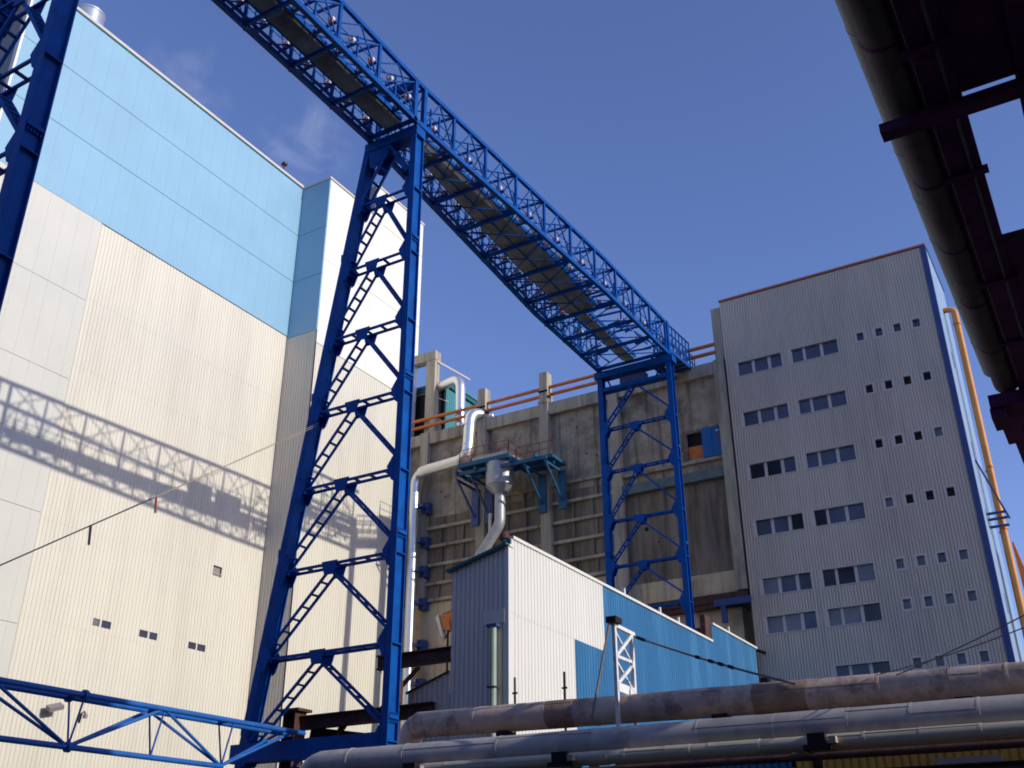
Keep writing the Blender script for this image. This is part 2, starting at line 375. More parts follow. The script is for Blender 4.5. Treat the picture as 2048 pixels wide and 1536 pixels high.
# orange twin pipes on the side of the grey block
def side_pipe(x, y, zt, yo, lab):
    t = thing('orange_downpipe', (x, y, 0), lab, 'pipe', 'orange pipes on the grey block side')
    pts = bend([(FR-.2, y, zt), (x, y, zt), (x, y, 5)], .9, 8)
    m = MB(); m.tube(pts, .17, 12); m.build('pipe', ORANGE2, t)
    for z in (zt-1.2, 24.0, 20.2): 
        m = MB(); m.tube([(x, y, z), (x, y, z+.12)], .215, 12); m.build('collar', ORANGE, t)
    return t
side_pipe(-4.42, 63.0, 34.9, 0, 'outer orange pipe running down the side of the grey block')
side_pipe(-4.55, 63.7, 35.3, 0, 'rear orange pipe hugging the side of the grey block')
t = thing('pipe_bracket', (-4.6, 62.6, 20.5), 'dark blue steel bracket with long strut holding the orange side pipes', 'bracket')
m = MB()
for z in (20.3, 20.75, 21.1): m.bar((FR+.02, 62.5, z), (-4.05, 62.5, z), .09, .14, Z_)
m.build('arm', TRIMB, t)
m = MB(); m.bar((FR+.03, 62.3, 24.4), (-3.95, 62.3, 20.6), .1, .1); m.build('strut', TRIMB, t)
m = MB().use(ORANGE2); m.hexa([(-3.9, 63.3, 8), (-2.2, 63.3, 8), (-2.2, 64.2, 8), (-3.9, 64.2, 8), (-4.2, 63.3, 19.5), (-4.1, 63.3, 19.5), (-4.1, 64.2, 19.5), (-4.2, 64.2, 19.5)])
m.build('orange_hopper', None, None, loc=(-3.5, 63.7, 8), label='tapering orange hopper beside the grey block at the right edge', cat='hopper')

# ------------------------------------------------------------------ concrete wall between the two blocks
cw = thing('concrete_plant_wall', (-32, 60.5, 0), 'stained raw concrete building wall with columns and ledges', 'building')
WY = 60.5
m = MB(); 
wx = (-22.15, -19.62); wz = (27.3, 29.2)
m.box(-45.15, wx[0], WY, 64, 20.4, 33.2); m.box(wx[1], -19.52, WY, 64, 20.4, 33.2); m.box(wx[0], wx[1], WY, 64, 20.4, wz[0]); m.box(wx[0], wx[1], WY, 64, wz[1], 33.2)
m.build('wall', CONC, cw)
m = MB(); m.box(-45.1, -27.0, WY-.02, 63.9, 0, 20.4); m.box(-27.0, -19.52, WY-.02, 63.9, 18.1, 19.5); m.box(-27, -19.52, WY-.02, 63.9, 0, 17.2); m.build('plaster_base', OCHRE, cw)
m = MB(); m.box(-26.95, -19.53, WY-.013, 63.8, 19.5, 26.0); m.build('stained_panel', CONCD, cw)
m = MB(); m.box(-26.9, -19.53, WY+.12, 63.8, 17.21, 18.09); m.build('dark_recess', RUST, cw)
colx = (-43.4, -38.15, -32.75, -27.2, -19.24)
for x in colx:
    m = MB(); m.box(x-.36, x+.36, 59.98, WY+.3, 18.12 if x > -30 else 20.38, 33.9); m.build('column', CONC2, cw)
for x in (-38.15, -32.75):
    m = MB(); m.box(x-.33, x+.33, 60.0, 60.75, 33.91, 36.45); m.box(x+.1, x+.42, 60.06, 60.7, 33.91, 34.6); m.box(x-.42, x+.36, 59.93, 60.8, 33.93, 34.1)
    p = m.build('column_stub', CONC2, cw)
    b = MB(); b.box(x-.37, x+.37, 59.9, 60.0, 34.8, 34.92); b.box(x+.33, x+.5, 60.0, 60.3, 34.3, 34.45); b.build('clamp', DARK, p)
for a, b in zip(colx, colx[1:]):
    m = MB(); m.box(a+.37, b-.37, 60.1, WY+.4, 32.95, 33.88); m.build('cornice', CONC2, cw)
box('cornice', CONC2, cw, -45.12, -43.77, 60.12, 60.9, 32.95, 33.86)
m = MB(); m.box(-44.6, -19.55, 60.91, 66.5, 33.2, 33.7); m.build('roof', ROOF, cw)
rs = random.Random(3)
for a, b in zip(colx[:3], colx[1:4]):
    m = MB(); m.box(a+.37, b-.37, WY-.016, 63.7, 20.41, 26.9); m.build('stained_panel', CONCD, cw)
for i, (a, b) in enumerate(zip(colx[:3], colx[1:4])):
    zs = (27.45, 26.05, 24.62, 23.2, 21.8, 20.6)
    for k, z in enumerate(zs):
        if i == 0 and k == 0: continue
        m = MB(); m.box(a+.36, b-.36, 60.22+.01*(k % 2), WY+.1, z-.11, z+.1); m.build('ledge', CONC2 if k % 2 else CONC, cw)
        if k < 5:
            for q in (1, 2):
                xx = a+(b-a)*(q/3+.05*rs.uniform(-1, 1))
                m = MB(); m.box(xx-.07, xx+.07, 60.36, WY+.1, z-1.32, z-.115); m.build('rib', CONCD, cw)
m = MB(); m.box(-26.8, -19.6, 60.05, WY+.1, 25.6, 26.25); m.build('teal_ledge', TEALG, cw)
m = MB(); m.box(-26.9, -19.54, 60.2, WY+.1, 26.9, 27.1); m.build('ledge', CONC, cw)
m = MB(); m.box(-27.4, -19.6, 60.0, 60.35, 17.15, 17.45); m.box(-26.0, -18.9, 60.05, 60.4, 17.5, 18.05); m.build('steel_beam', RUST, cw)
m = MB(); m.box(-21.0, -18.75, 59.7, 60.1, 17.2, 17.6); m.box(-20.6, -20.3, 59.75, 60.1, 16.2, 17.2); m.build('dark_bracket', TRIMB, cw)
m = MB()
for k in range(26):   # broken edge round the opening
    x = -22.35+rs.uniform(-.12, .12); z = 27.2+k*.085
    m.box(x-.12, x+.16, WY-.05, WY+.02, z, z+.1)
for k in range(24):
    x = -22.3+k*.115; z = 29.22+rs.uniform(0, .16)
    m.box(x, x+.13, WY-.045, WY+.02, 29.16, z+.05)
m.build('broken_edge', CONCD, cw)
op = MB(); op.box(wx[0], -21.05, WY+.25, WY+.3, wz[0], wz[1]); op = op.build('doorway', BLACK, cw)
m = MB(); m.box(-22.1, -21.06, WY+.1, WY+.16, 27.32, 28.25); m.build('orange_guard', ORANGE, cw)
m = MB(); m.box(-21.04, -20.35, WY-.06, WY+.06, 27.25, 29.35); m.box(-20.33, -19.66, WY-.06, WY+.06, 27.25, 29.35)
sh = m.build('blue_shutter', SHUT, cw)
m = MB().use(ROLLW); m.box(-20.05, -19.85, WY-.075, WY-.062, 28.95, 29.05); m.build('warning_plate', None, sh)
box('warning_plate', REDR, sh, -20.02, -19.84, WY-.075, WY-.062, 28.5, 28.72)
for (x, z) in ((-25.4, 23.1), (-24.6, 22.1), (-42.0, 28.9), (-41.6, 28.4), (-30.3, 31.6), (-29.6, 29.4), (-28.8, 29.1), (-31.4, 29.0)):
    m = MB(); m.tube([(x, WY-.03, z), (x, WY+.04, z)], .16 if z == 23.1 else .07, 10); m.build('hole', BLACK, cw)
m = MB(); m.box(-22.2, -20.6, WY-.022, WY+.02, 21.3, 23.2); m.build('soot_patch', CONCD, cw)

# twin orange pipes along the wall top
for k, (y, z) in enumerate(((60.36, 35.3), (60.32, 34.66))):
    m = MB(); m.tube([(-45.1, y, z-.05), (-38, y, z-.04), (-30, y, z-.02), (-19.45, y, z)], .13, 10)
    m.build('orange_pipe', ORANGE, None, loc=(-32, y, z), label=('upper' if k == 0 else 'lower')+' orange pipe strung between the concrete column tops', cat='pipe', group='orange pipes along the wall top')

# concrete frame and teal penthouse above the wall, left end
t = thing('concrete_frame', (-43.3, 60.8, 33.9), 'pale concrete post and beam standing above the wall behind the silver duct', 'post')
m = MB(); m.box(-43.85, -43.0, 60.55, 61.2, 33.87, 40.6); m.build('post', CONC2, t)
m = MB(); m.box(-47.5, -42.95, 60.5, 61.25, 40.61, 41.4); m.build('beam', CONC2, t)
m = MB(); m.box(-43.2, -42.6, 60.35, 61.1, 33.88, 35.3); m.build('base_block', CONC2, t)
m = MB(); m.bar((-42.97, 60.7, 37.2), (-42.3, 61.6, 37.0), .06, .06); m.build('strut', GREYF, t)
m = MB(); m.bar((-43.0, 60.7, 40.5), (-42.2, 64.5, 40.2), .14, .14); m.build('strut', GREYF, t)
t = thing('teal_penthouse', (-44.5, 63, 33.7), 'small teal sheeted rooftop house behind the silver pipes', 'building')
m = MB().use(SHADE); m.box(-49, -42.6, 61.6, 66.6, 33.7, 38.4); m.build('wall', None, t)
m = MB(); ribs(m, (-42.52, 0, 0), Y_, X_, 61.55, 66.6, 33.7, 38.3, .3, .04); m.build('teal_cladding', TEAL, t)
m = MB().use(TEALD); m.box(-49, -42.35, 61.5, 66.8, 38.4, 38.75); m.use(TEAL); m.box(-49, -42.25, 61.45, 66.9, 38.76, 38.95); m.build('roof_edge', None, t)
m = MB().use(BLACK); m.box(-48, -44.1, 61.52, 61.59, 33.8, 38.2); m.box(-43.0, -42.7, 61.53, 61.59, 33.8, 38.2); m.build('dark_louvre', None, t)

# ------------------------------------------------------------------ silver ducts on the wall
t = thing('silver_duct', (-43.55, 59.3, 8), 'long bent silver duct climbing the concrete wall from the hall corner', 'duct')
p = bend([(-37.9, 60.9, 34.35), (-38.7, 59.35, 34.35), (-38.9, 59.3, 30.55), (-43.6, 59.3, 30.3), (-43.55, 59.3, 8)], 1.1, 8)
m = MB(); m.tube(p, [.44 if q.z > 30.2 else .37 for q in p], 20); m.build('pipe', DUCT, t)
for z in (27.6, 24.9, 22.7, 20.3, 17.3, 14.6):
    m = MB(); m.box(-43.25, -42.85, 59.2, 60.0, z-.1, z+.1); m.box(-43.3, -42.75, 59.9, 60.45, z-.4, z+.45); m.build('clamp', TRIMB, t)
for z in (31.6, 33.2, 25.8, 19.0, 15.9):
    m = MB(); q = -38.9 if z > 31 else -43.57; m.tube([(q, 59.3, z), (q, 59.3, z+.05)], .46 if z > 31 else .385, 20); m.build('seam', DUCT, t)
p = bend([(-44.2, 61.5, 38.3), (-40.75, 60.95, 38.5), (-40.7, 60.95, 33.95), (-39.4, 62, 33.9)], 1.0, 8)
m = MB(); m.tube(p, .4, 20); m.build('silver_stack_duct', DUCT, None, loc=(-40.7, 60.95, 33.7), label='shorter silver duct rising above the wall top beside the teal house', cat='duct')

# hopper with pipe and blue platform
t = thing('hopper_pipe', (-35.4, 58.3, 20), 'grey hopper with bent pipe hanging under the blue platform', 'pipe')
m = MB(); m.tube([(-35.43, 58.3, 29.0), (-35.43, 58.3, 27.35)], 1.02, 24); m.tube([(-35.43, 58.3, 27.36), (-35.43, 58.3, 26.75)], [1.01, .42], 24); m.build('hopper', DUCTG, t)
p = bend([(-35.43, 58.3, 26.9), (-35.43, 58.3, 24.6), (-38.2, 58.2, 20.9), (-38.2, 58.2, 10)], 1.0, 7)
m = MB(); m.tube(p, .38, 16); m.build('pipe', DUCTG, t)
t = thing('service_platform', (-35, 59, 28.5), 'blue steel service platform with red railing high on the concrete wall', 'platform')
m = MB(); m.box(-38.4, -34.2, 57.3, 60.0, 29.0, 29.3); m.box(-34.19, -31.0, 58.0, 60.0, 28.6, 28.85); m.build('deck', PLAT, t)
m = MB(); m.box(-37.2, -34.3, 57.35, 59.9, 29.301, 29.55); m.build('cover_plate', DUCTG, t)
m = MB()
for y in (57.5, 58.6): m.bar((-38.6, y, 28.6), (-31.2, y, 28.45), .14, .26, Z_)
for x in (-38.5, -36.9, -34.0, -32.0): m.bar((x, 57.2, 28.65), (x, 59.95, 28.65), .14, .24, Z_)
m.build('joist', PLAT, t)
for x in (-38.5, -37.3, -32.9, -31.3):
    m = MB(); m.bar((x, 57.4, 28.2), (x, 59.95, 25.9), .13, .13); m.bar((x, 57.4, 28.15), (x, 59.95, 28.15), .13, .16, Z_); m.box(x-.3, x+.3, 59.8, 59.97, 25.4, 28.2); m.build('bracket', TRIMB if x < -34 else PLAT, t)
def rail(a, b, n):
    a, b = V(a), V(b); m = MB()
    for k in range(n+1):
        q = a.lerp(b, k/n); m.bar(q, q+V((0, 0, 1.05)), .045, .045)
    for h in (.5, 1.05): m.bar(a+V((0, 0, h)), b+V((0, 0, h)), .04, .04, Z_)
    return m
rail((-38.3, 57.4, 29.3), (-34.2, 57.4, 29.3), 4).build('railing', REDR, t)
rail((-34.2, 57.4, 29.3), (-34.2, 59.8, 29.3), 2).build('railing', REDR, t)
rail((-34.0, 58.1, 28.85), (-31.1, 58.1, 28.85), 3).build('railing', REDR, t)
rail((-38.3, 57.4, 29.3), (-38.3, 59.8, 29.3), 2).build('railing', REDR, t)
m = MB().use(RUST); m.tube([(-36.7, 59.6, 25.6), (-36.7, 59.6, 20.5)], .1, 8); m.use(ROLLW); m.tube([(-37.0, 59.55, 24.3), (-37.0, 59.55, 26.0)], .13, 8); m.build('drain', None, t)

# floodlight/heater on the left below
t = thing('orange_machine', (-39.7, 58.2, 17.5), 'orange and white hoist machine hung between the silver duct and the silver hall', 'hoist')
m = MB().use(ORANGE); m.hexa([(-39.75, 58, 17.7), (-39.2, 58, 17.6), (-39.2, 58.6, 17.6), (-39.75, 58.6, 17.7), (-40.15, 58, 18.75), (-39.3, 58, 18.6), (-39.3, 58.6, 18.6), (-40.15, 58.6, 18.75)])
m.box(-39.6, -39.0, 58.05, 58.5, 18.2, 18.9); m.bar((-39.9, 58.1, 18.8), (-39.2, 58.1, 18.95), .1, .1, Z_); m.build('body', None, t)
m = MB(); m.hexa([(-39.85, 57.9, 17.25), (-39.7, 57.9, 17.25), (-39.7, 58.4, 17.25), (-39.85, 58.4, 17.25), (-40.4, 57.9, 18.6), (-40.16, 57.9, 18.8), (-40.16, 58.4, 18.8), (-40.4, 58.4, 18.6)]); m.build('white_panel', ROLLW, t)
m = MB(); m.bar((-39.5, 58.2, 17.6), (-39.5, 58.2, 13.0), .1, .1); m.bar((-39.1, 58.2, 18.0), (-39.75, 58.2, 17.1), .08, .08); m.build('post', DARK, t)

# ------------------------------------------------------------------ silver hall in front
sh = thing('silver_hall', (-20.7, 45, 0), 'silver, white and blue ribbed hall in front of the concrete wall', 'building')
SX = -18.6; SY = 31.2
ftop = lambda x: 13.05+(x+18.6)*.26      # sloping front eave
m = MB(); ribs(m, (0, SY, 0), X_, -Y_, -21.06, -18.72, 0, lambda t: ftop(t), .2, .045); m.build('front_cladding', SILV, sh)
m = MB(); ribs(m, (0, SY+.02, 0), X_, -Y_, -22.9, -21.06, 0, lambda t: 8.75+(t+21.06)*.33, .22, .05); m.build('annex_cladding', SILV, sh)
m = MB(); m.bar((-21.2, SY-.06, ftop(-21.2)+.06), (-18.6, SY-.06, ftop(-18.6)+.06), .26, .1, Z_); m.build('eave_trim', TEALD, sh)
m = MB(); m.bar((-22.95, SY-.0, 8.14+.03), (-21.08, SY-.0, 8.75+.03), .1, .06, Z_); m.build('eave_trim', RUST, sh)
m = MB(); m.box(-18.75, SX+.02, SY-.02, SY+.22, 0, 13.02); m.build('corner_trim', HWHITE, sh)
topz = lambda y: 13.38
m = MB(); ribs(m, (SX, 0, 0), Y_, X_, SY+.22, 36.3, 0, 10.62, .24, .032); ribs(m, (SX+.012, 0, 0), Y_, X_, SY+.22, 39.05, 10.6, 13.38, .24, .032); m.build('white_cladding', HWHITE, sh)
m = MB(); ribs(m, (SX, 0, 0), Y_, X_, 36.34, 39.05, 0, 10.6, .24, .027); ribs(m, (SX, 0, 0), Y_, X_, 39.07, 52.2, 0, 13.38, .24, .027); ribs(m, (SX, 0, 0), Y_, X_, 52.2, 59.45, 0, 14.35, .24, .027); m.build('blue_cladding', HBLUE, sh)
box('blue_end', TRIMB, sh, -19.5, SX-.06, 59.46, 59.58, 0, 14.3)
m = MB(); m.box(SX-.12, SX+.07, SY+.28, 52.1, 13.381, 13.5); m.box(SX-.12, SX+.07, 52.3, 59.6, 14.351, 14.46); m.box(SX-.1, SX+.06, SY+.0, SY+.3, 13.03, 13.12); m.build('parapet_cap', HWHITE, sh)
for y in (41.3, 45.3, 47.6, 55.0): box('cap_bolt', HWHITE, sh, SX-.1, SX, y, y+.12, 13.5 if y < 52 else 14.46, 13.8 if y < 52 else 14.8)
m = MB(); m.box(SX-.45, SX-.06, SY+.27, SY+.5, 12.5, 13.38); m.build('parapet_end', TEALD, sh)
m = MB()
m.hexa([(-21.0, SY+.12, 11.6), (SX-.13, SY+.12, 12.75), (SX-.13, 59.4, 12.75), (-21.0, 59.4, 11.6), (-21.0, SY+.12, 11.8), (SX-.13, SY+.12, 12.95), (SX-.13, 59.4, 12.95), (-21.0, 59.4, 11.8)]); m.build('roof', ROOF, sh)
m = MB(); m.box(-20.99, SX-.14, SY+.14, 59.4, 0, 11.55); m.box(-22.85, -21.0, SY+.14, 40, 0, 8.05); m.build('wall', SILV, sh)
m = MB().use(RUST); m.box(SX-1.6, SX-.1, 51.6, 51.85, 13.4, 13.62); m.box(SX-1.6, SX-.1, 51.6, 51.85, 13.9, 14.1); m.box(SX-.35, SX-.08, 51.5, 52.25, 12.9, 14.75); m.build('steel_frame', None, sh)
t = MB(); t.tube([(-19.13, SY-.16, 0), (-19.13, SY-.16, 10.15)], .13, 12); t.build('drainpipe', mat('green_drainpipe', (.24, .31, .27), .4, var=.12), sh)
m = MB(); m.box(-19.34, -18.92, SY-.3, SY-.02, 10.1, 10.2); m.build('pipe_clip', TRIMB, sh)
box('pipe_clip', RUST, sh, -19.3, -18.96, SY-.32, SY-.02, 8.0, 8.04)
m = MB(); m.box(-19.65, -18.75, SY-.03, SY, 10.25, 10.75); m.build('patch_plate', SILV, sh)
t = thing('vent_cowl', (-19.05, 31.7, 12.9), 'small rusty vent cowl on the front corner of the silver hall roof', 'vent')
m = MB(); m.tube([(-19.05, 31.7, 12.6), (-19.05, 31.7, 13.55)], .085, 10); m.build('stem', OCHRE, t)
m = MB(); m.tube([(-19.05, 31.7, 13.5), (-19.05, 31.7, 13.68), (-19.05, 31.7, 13.8)], [.2, .19, .07], 14); m.build('cap', RUST, t)
t = MB().use(DARK); t.tube([(SX+.02, 59.6, 14.3), (SX+.5, 59.7, 14.1)], .1, 8); 
t.use(DARK).box(SX+.05, SX+.5, 59.5, 59.9, 11.9, 12.7); t.build('dark_gully', None, sh)

# ------------------------------------------------------------------ blue support towers
def ladder(mb, p, q, dy, w, h, n, first=.1):
    """pair of bars front and back (along Y) tied by battens"""
    p, q = V(p), V(q)
    for s in (-1, 1): mb.bar(p+Y_*dy*s, q+Y_*dy*s, w, h, Z_)
    d = (q-p).normalized()
    for k in range(n):
        c = p.lerp(q, first+(1-2*first)*k/max(1, n-1))
        mb.bar(c-Y_*(dy-.03), c+Y_*(dy-.03), .11, h*.6, Z_)
def make_tower(name, loc, label, xr, xl, ztop, nodes, cap=True, wide=.29, dep=.62):
    cy = loc[1]; t = thing(name, loc, label, 'support tower', 'blue steel towers under the conveyor bridge')
    dy = dep/2-.08
    for side, xf in ((1, xr), (-1, xl)):
        m = MB(); m.ibeam((xf(0), cy, 0), (xf(ztop), cy, ztop), wide, dep, .045, Y_); leg = m.build('leg', BLUE, t)
        for z in nodes:
            m = MB()
            for s in (-1, 1):
                m.bar((xf(z)+s*wide*.26, cy-dep/2+.05, z), (xf(z)+s*wide*.26, cy+dep/2-.05, z), .16, .05, Z_)
            m.build('stiffener', BLUE, leg)
        for i, z in enumerate(nodes):
            if i % 2 == 1:
                m = MB()
                m.bar((xf(z)+.02, cy, z+.72), (xf(z+.1)+.02, cy, z+.84), wide+.02, dep-.1, Y_)
                for k in range(6):
                    for s in (-1, 1): m.bar((xf(z)+s*.08, cy-.27+k*.1, z+.6), (xf(z)+s*.08, cy-.27+k*.1, z+.95), .05, .05)
                m.build('splice_plate', BLUE, leg)
    for i, z in enumerate(nodes):
        a = V((xl(z)+wide/2, cy, z)); b = V((xr(z)-wide/2, cy, z)); L = b.x-a.x
        m = MB(); ladder(m, a, b, dy, .08, .10, max(3, int(L/.7))); m.build('crossbeam', BLUE, t)
        c = a.lerp(b, .46)
        for s in (-1, 1):
            yy = cy+s*dy
            k = .62
            m = MB(); m.hexa([(c.x-k*.35, yy-.02+s*.055, z-.42), (c.x+k*.35, yy-.02+s*.055, z-.42), (c.x+k*.35, yy+.02+s*.055, z-.42), (c.x-k*.35, yy+.02+s*.055, z-.42), (c.x-k*.6, yy-.02+s*.055, z+.1), (c.x+k*.6, yy-.02+s*.055, z+.1), (c.x+k*.6, yy+.02+s*.055, z+.1), (c.x-k*.6, yy+.02+s*.055, z+.1)])
            m.build('gusset', BLUE, t)
            for px, sg in ((a.x, 1), (b.x, -1)):
                m = MB(); m.hexa([(px-.02, yy-.02+s*.06, z-.5), (px+sg*.12+.0, yy-.02+s*.06, z-.42), (px+sg*.12, yy+.02+s*.06, z-.42), (px-.02, yy+.02+s*.06, z-.5), (px-.02, yy-.02+s*.06, z+.6), (px+sg*.34, yy-.02+s*.06, z+.12), (px+sg*.34, yy+.02+s*.06, z+.12), (px-.02, yy+.02+s*.06, z+.6)])
                m.build('gusset', BLUE, t)
        if i+1 < len(nodes):
            zb = nodes[i+1]
            al = V((xl(zb)+wide/2+.05, cy, zb+.25)); br = V((xr(zb)-wide/2-.03, cy, zb+.55))
            top = V((c.x, cy, z-.2))
            m = MB(); ladder(m, top+V((-.1, 0, -.1)), al, dy, .075, .095, 6, .12); m.build('diagonal', BLUE, t)
            m = MB(); ladder(m, top+V((.1, 0, -.1)), br, dy, .075, .095, 6, .12); m.build('diagonal', BLUE, t)
    return t
XR = lambda z: -21.93
XLf = lambda z: -24.46-.149*(32.4-z)
nodes1 = [28.95, 25.7, 22.45, 19.2, 15.95, 12.7, 9.45, 6.2, 2.95]
T1Y = 28.95
t1 = make_tower('bridge_tower', (-23, T1Y, 0), 'tall blue A-shaped steel tower in the middle, in front of the cream wall', XR, XLf, 32.3, nodes1)
# head of the tower: cross girder, knee braces, plates
m = MB(); m.box(-24.65, -21.74, T1Y-.33, T1Y+.33, 31.8, 32.3); m.build('head_girder', BLUE, t1)
m = MB()
for s in (-1, 1):
    y = T1Y+s*.3
    m.hexa([(-24.3, y-.02, 30.9), (-24.0, y-.02, 30.7), (-24.0, y+.02, 30.7), (-24.3, y+.02, 30.9), (-24.4, y-.02, 31.75), (-23.2, y-.02, 31.75), (-23.2, y+.02, 31.75), (-24.4, y+.02, 31.75)])
m.build('knee_plate', BLUE, t1)
ap = V((-23.25, T1Y, 31.7))
m = MB(); ladder(m, ap, (XLf(29.2)+.25, T1Y, 29.2), .27, .09, .12, 4); m.build('diagonal', BLUE, t1)
m = MB(); ladder(m, ap, (-22.2, T1Y, 29.9), .27, .11, .14, 3); m.build('diagonal', BLUE, t1)
m = MB(); m.box(-28.9, -22.2, T1Y-.3, T1Y+.3, 5.85, 6.5); m.build('base_girder', BLUE, t1)
t0 = copy_tree(t1); t0.location.y = 12.0; t0['label'] = 'nearest blue steel tower, cut off by the upper left corner'
# tower carrying the far end
T2Y = 54.9
X2R = lambda z: -20.78; X2L = lambda z: -25.6
nodes2 = [28.1, 25.2, 21.95, 19.1, 16.4, 13.5, 10.4]
t2 = make_tower('bridge_tower', (-23.2, T2Y, 0), 'farther blue trestle with parallel legs carrying the bridge end at the concrete wall', X2R, X2L, 32.2, nodes2, dep=.52, wide=.34)
m = MB(); m.box(-25.95, -20.45, T2Y-.35, T2Y+.35, 31.75, 32.2); m.build('head_girder', BLUE, t2)
m = MB(); m.box(-25.4, -20.96, T2Y-.28, T2Y+.28, 30.75, 31.0); m.build('lower_girder', BLUE, t2)
for k in range(7):
    x = -24.9+k*.62
    m = MB(); m.bar((x, T2Y+.1, 31.0), (x+(.3 if k % 2 else -.3), T2Y+.1, 31.75), .09, .12, Y_); m.build('web_strut', BLUE, t2)
m = MB(); m.box(-24.2, -22.4, T2Y-.2, T2Y+.3, 31.02, 31.5); m.build('drive_unit', TRIMB, t2)
m = MB(); ladder(m, (-23.4, T2Y, 30.7), (-25.35, T2Y, 28.4), .2, .09, .12, 5); m.build('diagonal', BLUE, t2)
m = MB(); m.bar((-23.0, T2Y, 30.7), (-20.95, T2Y, 28.7), .09, .12, Z_); m.build('diagonal', BLUE, t2)
m = MB(); m.box(-20.9, -20.66, T2Y-.16, T2Y+.16, 32.2, 34.75); m.build('end_post', BLUE, t2)

# ------------------------------------------------------------------ conveyor bridge
br = thing('conveyor_bridge', (-23.5, 30, 32.4), 'long blue lattice conveyor bridge crossing overhead on the towers', 'conveyor bridge')
def zb(y): return 32.43      # bottom chord height
def lerp(y, pts):
    for (a, p), (b, q) in zip(pts, pts[1:]):
        if y <= b: return p+(q-p)*max(0, (y-a)/(b-a))
    return pts[-1][1]
def xl(y): return lerp(y, ((29, -24.35), (46.5, -25.62), (55, -25.7)))
def xr(y): return lerp(y, ((29, -21.8), (45.5, -20.92), (55, -20.8)))
HT = 2.25
def P(side, y, h): return V((xr(y) if side > 0 else xl(y), y, zb(y)+h*(1 if side > 0 or h < 2 else 1.13)))
ysA = [28.45-2.65*k for k in range(10)][::-1]      # 4.6 .. 28.45
ysB = [29.15, 31.4, 34.0, 36.7, 39.4, 42.1, 44.8, 47.4, 49.8, 52.2, 54.6]
knots = [3.2, 28.8]; kB = [28.8, 29, 38, 47.5, 57.6]
for side in (1, -1):
    for nm, h, w in (('bottom_chord', 0, .2), ('top_chord', HT, .17)):
        m = MB()
        m.bar(P(side, 3.2, h), P(side, 28.78, h), w, w+.04, Z_)
        for a, b in ((28.8, 37), (37, 46), (46, 55.1)): m.bar(P(side, a, h), P(side, b, h), w, w+.04, Z_)
        m.build(nm, BLUE, br)
m = MB()
for a, b in ((3.2, 28.7), (29.2, 46.2), (46.2, 54.7)):
    m.bar(P(-1, a, .05)+V((.3, 0, 0)), P(-1, b, .05)+V((.3, 0, 0)), .09, .14, Z_)
m.build('inner_stringer', BLUE, br)
def panels(ys, A):
    for i, y in enumerate(ys):
        m = MB(); m.bar(P(-1, y, -.02)+V((.1, 0, 0)), P(1, y, -.02)-V((.1, 0, 0)), .12, .2, Z_); m.build('crossbeam', BLUE, br)
        m = MB(); m.bar(P(-1, y, HT)+V((.09, 0, 0)), P(1, y, HT)-V((.09, 0, 0)), .09, .12, Z_); m.build('top_strut', BLUE, br)
        for side in (1, -1):
            m = MB(); m.bar(P(side, y, .1), P(side, y, HT-.09), .12, .14, Y_); m.build('post', BLUE, br)
            m = MB()      # handrail post between the truss posts
            ym = y+(1.35 if A else 1.3)
            if ym < 54.5:
                q = P(side, ym, .1)-V((side*.12, 0, 0)); m.bar(q, q+V((0, 0, 1.5)), .075, .075, Y_)
                m.build('rail_post', BLUE, br)
                m = MB(); q = P(side, y+.25, .1)-V((side*.3, 0, 0)); m.bar(q, q+V((0, 0, 1.25)), .05, .05, Y_); m.build('rail_post', BLUE, br)
        m = MB(); m.bar(P(-1, y, -.14)+V((.0, 0, 0)), P(-1, y+.01, -.14)+V((.34, .5, 0)), .3, .04, Z_); m.build('end_plate', BLUE, br)
        if i+1 < len(ys):
            y2 = ys[i+1]; ym = (y+y2)/2
            for side in (1, -1):
                m = MB()
                if A: m.bar(P(side, y, .1), P(side, y2, HT-.1), .06, .07, X_)
                else:
                    m.bar(P(side, ym, HT-.1), P(side, y, .1), .055, .06, X_); m.bar(P(side, ym, HT-.1), P(side, y2, .1), .055, .06, X_)
                m.build('brace', BLUE, br)
            h = .42 if A else -.03; m = MB(); a = P(-1, y, h); b = P(1, y2, h); c = P(-1, y2, h); d = P(1, y, h)
            m.bar(a, b, .05, .05, Z_); m.bar(c, d, .05, .05, Z_-Y_*.01); m.build('lateral_brace', BLUE, br)
            m = MB(); a = P(-1, y, HT); b = P(1, y2, HT); m.bar(a, b, .05, .05, Z_)
            if not A: m.bar(P(1, y, HT), P(-1, y2, HT), .045, .045, Z_)
            m.build('top_brace', BLUE, br)
panels(ysA, True); panels(ysB, False)
for side in (1, -1):
    m = MB(); 
    for a, b in ((3.2, 28.5), (29.2, 46), (46, 54.6)):
        for h in (.75, 1.3): m.bar(P(side, a, h)-V((side*.22, 0, 0)), P(side, b, h)-V((side*.22, 0, 0)), .04, .04, Z_)
    m.build('handrail', BLUE2, br)
